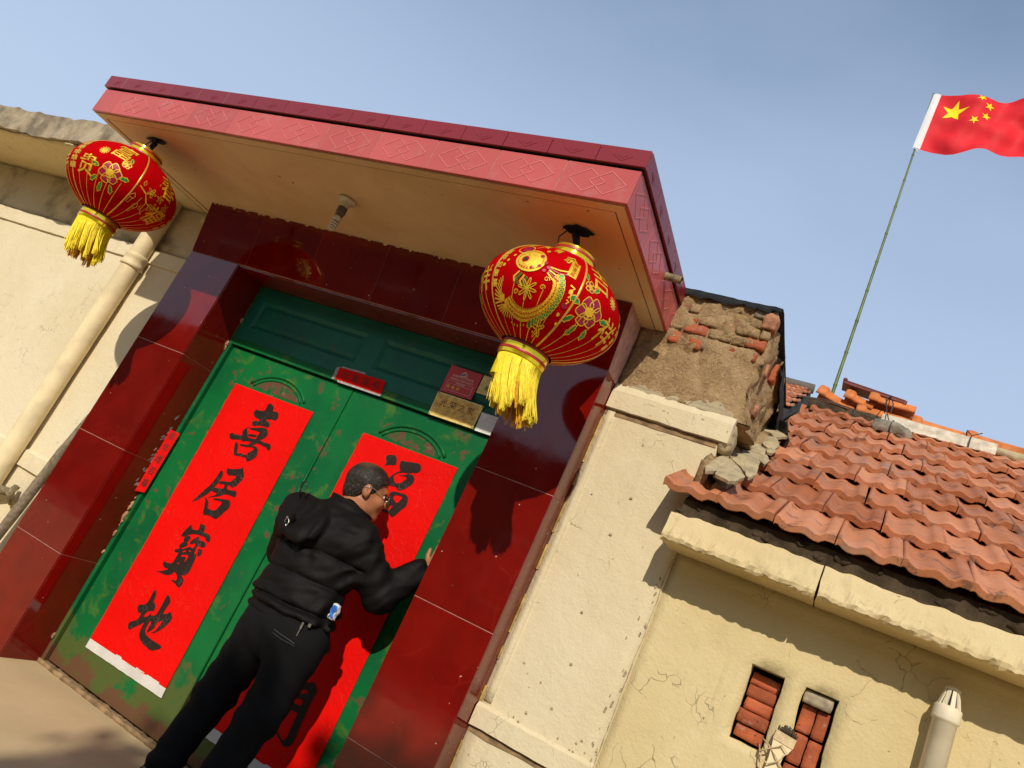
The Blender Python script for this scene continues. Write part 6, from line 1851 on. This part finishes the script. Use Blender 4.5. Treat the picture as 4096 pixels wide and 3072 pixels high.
# hands: palm, four fingers of different length, thumb from the side of the palm
def hand(w, c, fdir, side, nrm):
    w = np.array(w, float); c = np.array(c, float); fd = np.array(fdir, float); fd /= np.linalg.norm(fd); sd = np.array(side, float); sd -= fd*(sd@fd); sd /= np.linalg.norm(sd); nr = np.array(nrm, float); nr /= np.linalg.norm(nr)
    b.cap(w, c-fd*.02, .024, .022, .02); 
    for q in (-.028, -.010, .010, .028): b.cap(c-fd*.035+sd*q*.7, c+fd*.028+sd*q, .014, .0125, .010)
    for q, L in ((-.031, .062), (-.0105, .076), (.0105, .080), (.031, .070)):
        p0 = c+fd*.030+sd*q; p1 = p0+fd*L*.45+sd*q*.10+nr*.004; p2 = p1+fd*L*.32-nr*.006; p3 = p2+fd*L*.22-nr*.012
        b.cap(p0, p1, .0098, .0090, .004); b.cap(p1, p2, .0088, .0080, .003); b.cap(p2, p3, .0078, .0066, .003)
    t0 = c-fd*.025+sd*.032; t1 = t0+fd*.032+sd*.026; t2 = t1+fd*.030+sd*.008
    b.cap(t0, t1, .0135, .011, .008); b.cap(t1, t2, .0108, .0085, .004)
hand(wrR, (.908, .196, 1.305), (.10, .10, .99), (-.9, .1, .1), (0, -1, 0))
hand(wrL, (.272, .224, 1.265), (.15, .06, .98), (.95, 0, .1), (0, -1, 0))
V, F = b.mesh(); np_obj('body', V, F, M['skin'], man)

# trousers
t = Field((.20, -.30, .015), (.84, .10, .95), .0062)
t.cap(hipL, knL, .108, .084, .03, (1, 1.0, 1)); t.cap(knL, (anL[0], anL[1], .055), .082, .068, .03)
t.cap(hipR, knR, .108, .088, .03, (1, 1.0, 1)); t.cap(knR, (anR[0], anR[1], .055), .086, .070, .03)
t.ell((.555, -.118, .805), (.178, .130, .125), .05); t.cap((.548, -.10, .80), (.54, -.09, .92), .150, .148, .04, (1.08, .80, 1))
P = np.stack(np.meshgrid(*t.ax, indexing='ij'), -1).astype(np.float32)
wr = .5+.5*np.clip((.72-P[..., 2])/.2, 0, 1)
f1 = np.sin(P[..., 2]*62+P[..., 0]*26+2.2*vnoise(P, 9, 1.3)+P[..., 1]*30)*np.exp(-((P[..., 2]-.46)/.13)**2)*.0050
f2 = np.sin(P[..., 2]*85-P[..., 0]*20+2.5*vnoise(P, 11, 2.1))*np.exp(-((P[..., 2]-.10)/.10)**2)*.0060
f3 = np.sin(P[..., 0]*55+P[..., 2]*38+2.0*vnoise(P, 8, 4.0))*np.exp(-((P[..., 2]-.72)/.09)**2)*.0040
t.D += (f1+f2+f3+vnoise(P, 24, .5)*.0028*wr).astype(np.float32)
# seat seam
seam = np.exp(-((P[..., 0]-.555-.03*(P[..., 2]-.8))/.010)**2)*np.clip((-.10-P[..., 1])/.05, 0, 1)*np.clip((.86-P[..., 2])/.1, 0, 1)*.006
t.D += seam.astype(np.float32)
V, F = t.mesh(); np_obj('trousers', V, F, M['trousers'], man)
from mathutils.bvhtree import BVHTree
bv_t = BVHTree.FromPolygons(V.tolist(), F.tolist())
def snap(bv, p, out=.002):
    q, n_, i, d = bv.find_nearest(Vector(p)); n_ = n_ if n_.dot(Vector(p)-q) >= 0 or True else -n_
    c = Vector((2.5, -2.9, 1.3))-q
    if n_.dot(c) < 0: n_ = -n_
    return q+n_*out
bm = NB()
add_tube(bm, [snap(bv_t, (.60+.012*k, -.25, .800-.0022*k), .0012) for k in range(11)], .0024, 6)
add_tube(bm, [snap(bv_t, (.602+.012*k, -.25, .786-.0022*k), .0006) for k in range(11)], .0016, 6)
obj('pocket_welt', bm, M['trouser_seam'], man, True)

# padded jacket with hood
j = Field((.08, -.36, .78), (1.00, .24, 1.46), .0058)
j.cap((.530, -.095, .900), (.505, -.065, 1.17), .172, .176, .04, (1.14, .80, 1))
j.cap((.535, -.10, .870), (.535, -.10, .890), .165, .165, .03, (1.17, .84, .3))
j.cap((.36, -.060, 1.215), (.60, -.072, 1.210), .108, .112, .05, (1, .95, 1))
j.cap((.49, -.05, 1.24), (.51, -.04, 1.30), .115, .088, .05, (1.1, 1, 1))
j.cap(shR, elR, .090, .074, .035); j.cap(elR, wrR, .074, .056, .025); j.cap(np.array(wrR)-np.array((.012, .015, .026)), wrR, .052, .046, .01)
j.cap(shL, elL, .090, .074, .035); j.cap(elL, wrL, .072, .052, .025)
P = np.stack(np.meshgrid(*j.ax, indexing='ij'), -1).astype(np.float32)
def seams(z, lst, w=.0075, dep=.010):
    s_ = 0
    for z0 in lst: s_ = s_+np.exp(-np.abs(z-z0)/w)*dep
    return s_
body_w = np.clip(1-np.maximum(np.abs(P[..., 0]-.515)-.235, 0)/.03, 0, 1)
zz = P[..., 2]+.10*(P[..., 0]-.52)**2-.05*(P[..., 0]-.52)+.010*vnoise(P, 9, 3)
dis = seams(zz, (.905, 1.015, 1.135), .008, .011)*body_w
dis -= .007*np.sqrt(np.abs(np.sin((zz-.905)/.115*math.pi)))*body_w
wrk = .0020*np.sin(zz*70+P[..., 0]*24+2.6*vnoise(P, 10, 1))+.0011*np.sin(zz*115-P[..., 0]*32+2.2*vnoise(P, 15, 2))
# wrinkles crossing the sleeve
ax_ = (np.array(elR)-np.array(shR)); ax_ = ax_/np.linalg.norm(ax_)
sl_ = ((P-np.array(shR))@ax_)
arm_w = np.clip((P[..., 0]-.66)/.05, 0, 1)
wrk = wrk*(1-arm_w*.7)+arm_w*(.0046*np.sin(sl_*64+3*vnoise(P, 14, 5))+.0015*np.sin(sl_*128+3*vnoise(P, 17, 6)))
j.D += (dis+wrk+vnoise(P, 34, 7)*.0018).astype(np.float32)
# gathered hem
hem = np.exp(-((P[..., 2]-.858)/.012)**2)*.010*body_w
j.D += hem.astype(np.float32)
# standing collar
ca = np.array((.512, -.030, 1.335)); cn = np.array((.10, .12, 1.0)); cn /= np.linalg.norm(cn)
q = P-ca; hgt = q@cn; rad = np.sqrt(np.maximum(0, (q*q).sum(-1)-hgt*hgt))
col = np.maximum(np.abs(rad-.083-.010*np.clip(hgt/.04, -1, 1)+.004*vnoise(P, 30, 3))-.016, np.abs(hgt)-.042)
sl = (slice(None),)*3
j.smin(sl, col.astype(np.float32), .018)
# hood lying folded on the back
hc = np.array((.425, -.175, 1.235)); n1 = np.array((-.25, -.80, .55)); n1 /= np.linalg.norm(n1); a1 = np.array((.93, -.2, -.30)); a1 -= n1*(a1@n1); a1 /= np.linalg.norm(a1); a2 = np.cross(n1, a1)
q = P-hc; e1 = q@a1; e2 = q@a2; e3 = q@n1
e2 = e2+.25*e1*e1/.2
ring_d = np.sqrt((np.sqrt((e1/1.45)**2+(e2/1.0)**2)-.075)**2+(e3*1.2)**2)-.038+.004*vnoise(P, 32, 4)
pad = np.sqrt((e1/1.6)**2+(e2/1.15)**2+(e3*2.6)**2)-.078
j.smin(sl, (ring_d*.8).astype(np.float32), .016); j.smin(sl, (pad*.6).astype(np.float32), .02)
hoodw = np.exp(-(np.maximum(np.sqrt((e1/1.5)**2+e2**2)-.10, 0)/.03)**2)
j.D += (hoodw*(.0042*np.sin(e1*60+e2*34+2.6*vnoise(P, 16, 8)))).astype(np.float32)
V, F = j.mesh(); np_obj('jacket', V, F, M['jacket'], man)
bv_j = BVHTree.FromPolygons(V.tolist(), F.tolist())

# hair
hh = Field(H(0, 0, .02)-.17, H(0, 0, .02)+.17, .0045)
hh.ell(H(-.014, 0, .037), (.1035, .0845, .0905), .01, HR); hh.ell(H(-.052, 0, -.020), (.056, .066, .062), .02, HR)
P = np.stack(np.meshgrid(*hh.ax, indexing='ij'), -1).astype(np.float32)
q = P-hd; hf, hs, hu = q@ff, np.abs(q@ssd), q@uu
line = np.interp(hf, [-.13, -.085, -.045, -.030, -.015, .002, .014, .022, .034, .052, .066, .080, .1], [-.085, -.075, -.055, -.030, -.004, -.006, -.034, -.020, .020, .046, .052, .062, .075])
hh.D += (vnoise(P, 300, 1)*.0006+vnoise(P, 45, 2)*.0012).astype(np.float32)
hh.D = np.maximum(hh.D, ((line-hu)*.7).astype(np.float32))
V, F = hh.mesh(); np_obj('hair', V, F, M['hair'], man)
# spectacles
bm = NB()
for s_ in (-1, 1):
    add_tube(bm, [H(-.030, .082*s_, .000), H(-.004, .087*s_, .014), H(.050, .076*s_, .008), H(.094, .066*s_, .000)], [.0022, .0020, .0017, .0017], 6)
    add_tube(bm, [H(.100, s_*(.034+.026*math.cos(a)), -.004+.019*math.sin(a)) for a in np.linspace(0, 2*math.pi, 24)], .0016, 6, cap=False)
    add_tube(bm, [H(.094, .066*s_, .000), H(.101, .060*s_, .000)], .0018, 6)
add_tube(bm, [H(.100, -.010, .0), H(.108, 0, .004), H(.100, .010, .0)], .0016, 6)
gl = obj('spectacles', bm, M['steel'], man, True)
for s_ in (-1, 1):
    bm = NB(); add_poly(bm, [H(.1005, s_*(.034+.025*math.cos(a)), -.004+.018*math.sin(a)) for a in np.linspace(0, 2*math.pi, 24)[:-1]]); obj('lens', bm, M['lens'], gl)
    bm = NB(); bmesh.ops.create_icosphere(bm, subdivisions=2, radius=.012, matrix=Matrix.Translation(H(.072, .031*s_, -.001))); obj('eye', bm, M['packet_white'], man, True)
# shoes
for an in (anL, anR):
    s_ = Field((an[0]-.09, an[1]-.12, -.004), (an[0]+.13, an[1]+.24, .13), .006)
    s_.cap((an[0], an[1]-.035, .045), (an[0], an[1]-.01, .085), .046, .048, .02); s_.cap((an[0], an[1]-.04, .034), (an[0]+.035, an[1]+.155, .030), .040, .034, .02, (1.15, 1, .9)); s_.cap((an[0]+.012, an[1]+.03, .055), (an[0]+.028, an[1]+.11, .040), .044, .036, .02)
    s_.D = np.maximum(s_.D, np.broadcast_to((.001-s_.ax[2])[None, None, :], s_.D.shape).astype(np.float32))
    V, F = s_.mesh(); np_obj('shoe', V, F, M['shoe'], man)
# small fittings on the jacket
bm = NB()
def onb(p, d=(-.25, -.85, .45)): return Vector(p)
B0 = Vector((.405, -.262, 1.205))
ex, ez_ = Vector((.80, -.30, -.5)).normalized(), Vector((.30, -.30, .88)).normalized()
sq = [B0+ex*a+ez_*c for a, c in ((-.017, -.013), (.017, -.013), (.017, .013), (-.017, .013))]
Bs = snap(bv_j, B0, .007)
sq = [p+(Bs-B0) for p in sq]
for a, c in zip(sq, sq[1:]+sq[:1]): add_tube(bm, [a, c], .0026, 6)
obj('buckle', bm, M['steel'], man, True)
bm = NB()
add_prism(bm, [snap(bv_j, B0, .001)+ex*a+ez_*c for a, c in ((-.012, -.065), (.012, -.065), (.011, .055), (-.011, .055))], Vector((.01, .006, .003)))
obj('hood_strap', fixn(bm), M['jacket'], man)
bm = NB()
c0 = Vector((.325, -.150, 1.342))
add_tube(bm, [c0+Vector((.0, 0, -.03)), c0+Vector((-.012, -.01, .005)), c0+Vector((-.018, -.01, .028)), c0+Vector((-.004, -.008, .040)), c0+Vector((.012, -.004, .026)), c0+Vector((.012, 0, .0)), c0+Vector((.03, -.004, -.012)), c0+Vector((.05, -.01, .004))], .0032, 6)
obj('hood_cord', bm, M['shoe'], man, True)
bm = NB()
add_box(bm, .690, .699, -.222, -.218, .842, .872, .001); add_box(bm, .6925, .6965, -.222, -.219, .815, .841, .001); add_box(bm, .708, .722, -.205, -.199, .862, .878, .002)
obj('zip_pull', bm, M['steel'], man)
# wrapper sticking out of the pocket
pk = Vector((.772, -.165, .960))
wp = root('wrapper', 'small blue and white wrapper poking out of the jacket pocket', 'wrapper', pk)
bm = grid_box(pk.x-.013, pk.x+.011, pk.y-.012, pk.y+.012, pk.z-.034, pk.z+.026, .006)
for v in bm.verts: v.co += Vector((nz(v.co, 40), nz(v.co, 40, 3), nz(v.co, 40, 5)))*.007
obj('foil', bm, M['packet_white'], wp, True)
bm = NB()
for k in range(3):
    pts = [pk+Vector((-.009+.008*k+.004*math.sin(a*1.6+k), -.0165, -.028+.050*a/5)) for a in np.linspace(0, 5, 12)]
    add_tube(bm, pts, .0030, 5)
obj('blue_print', bm, M['packet_blue'], wp, True)
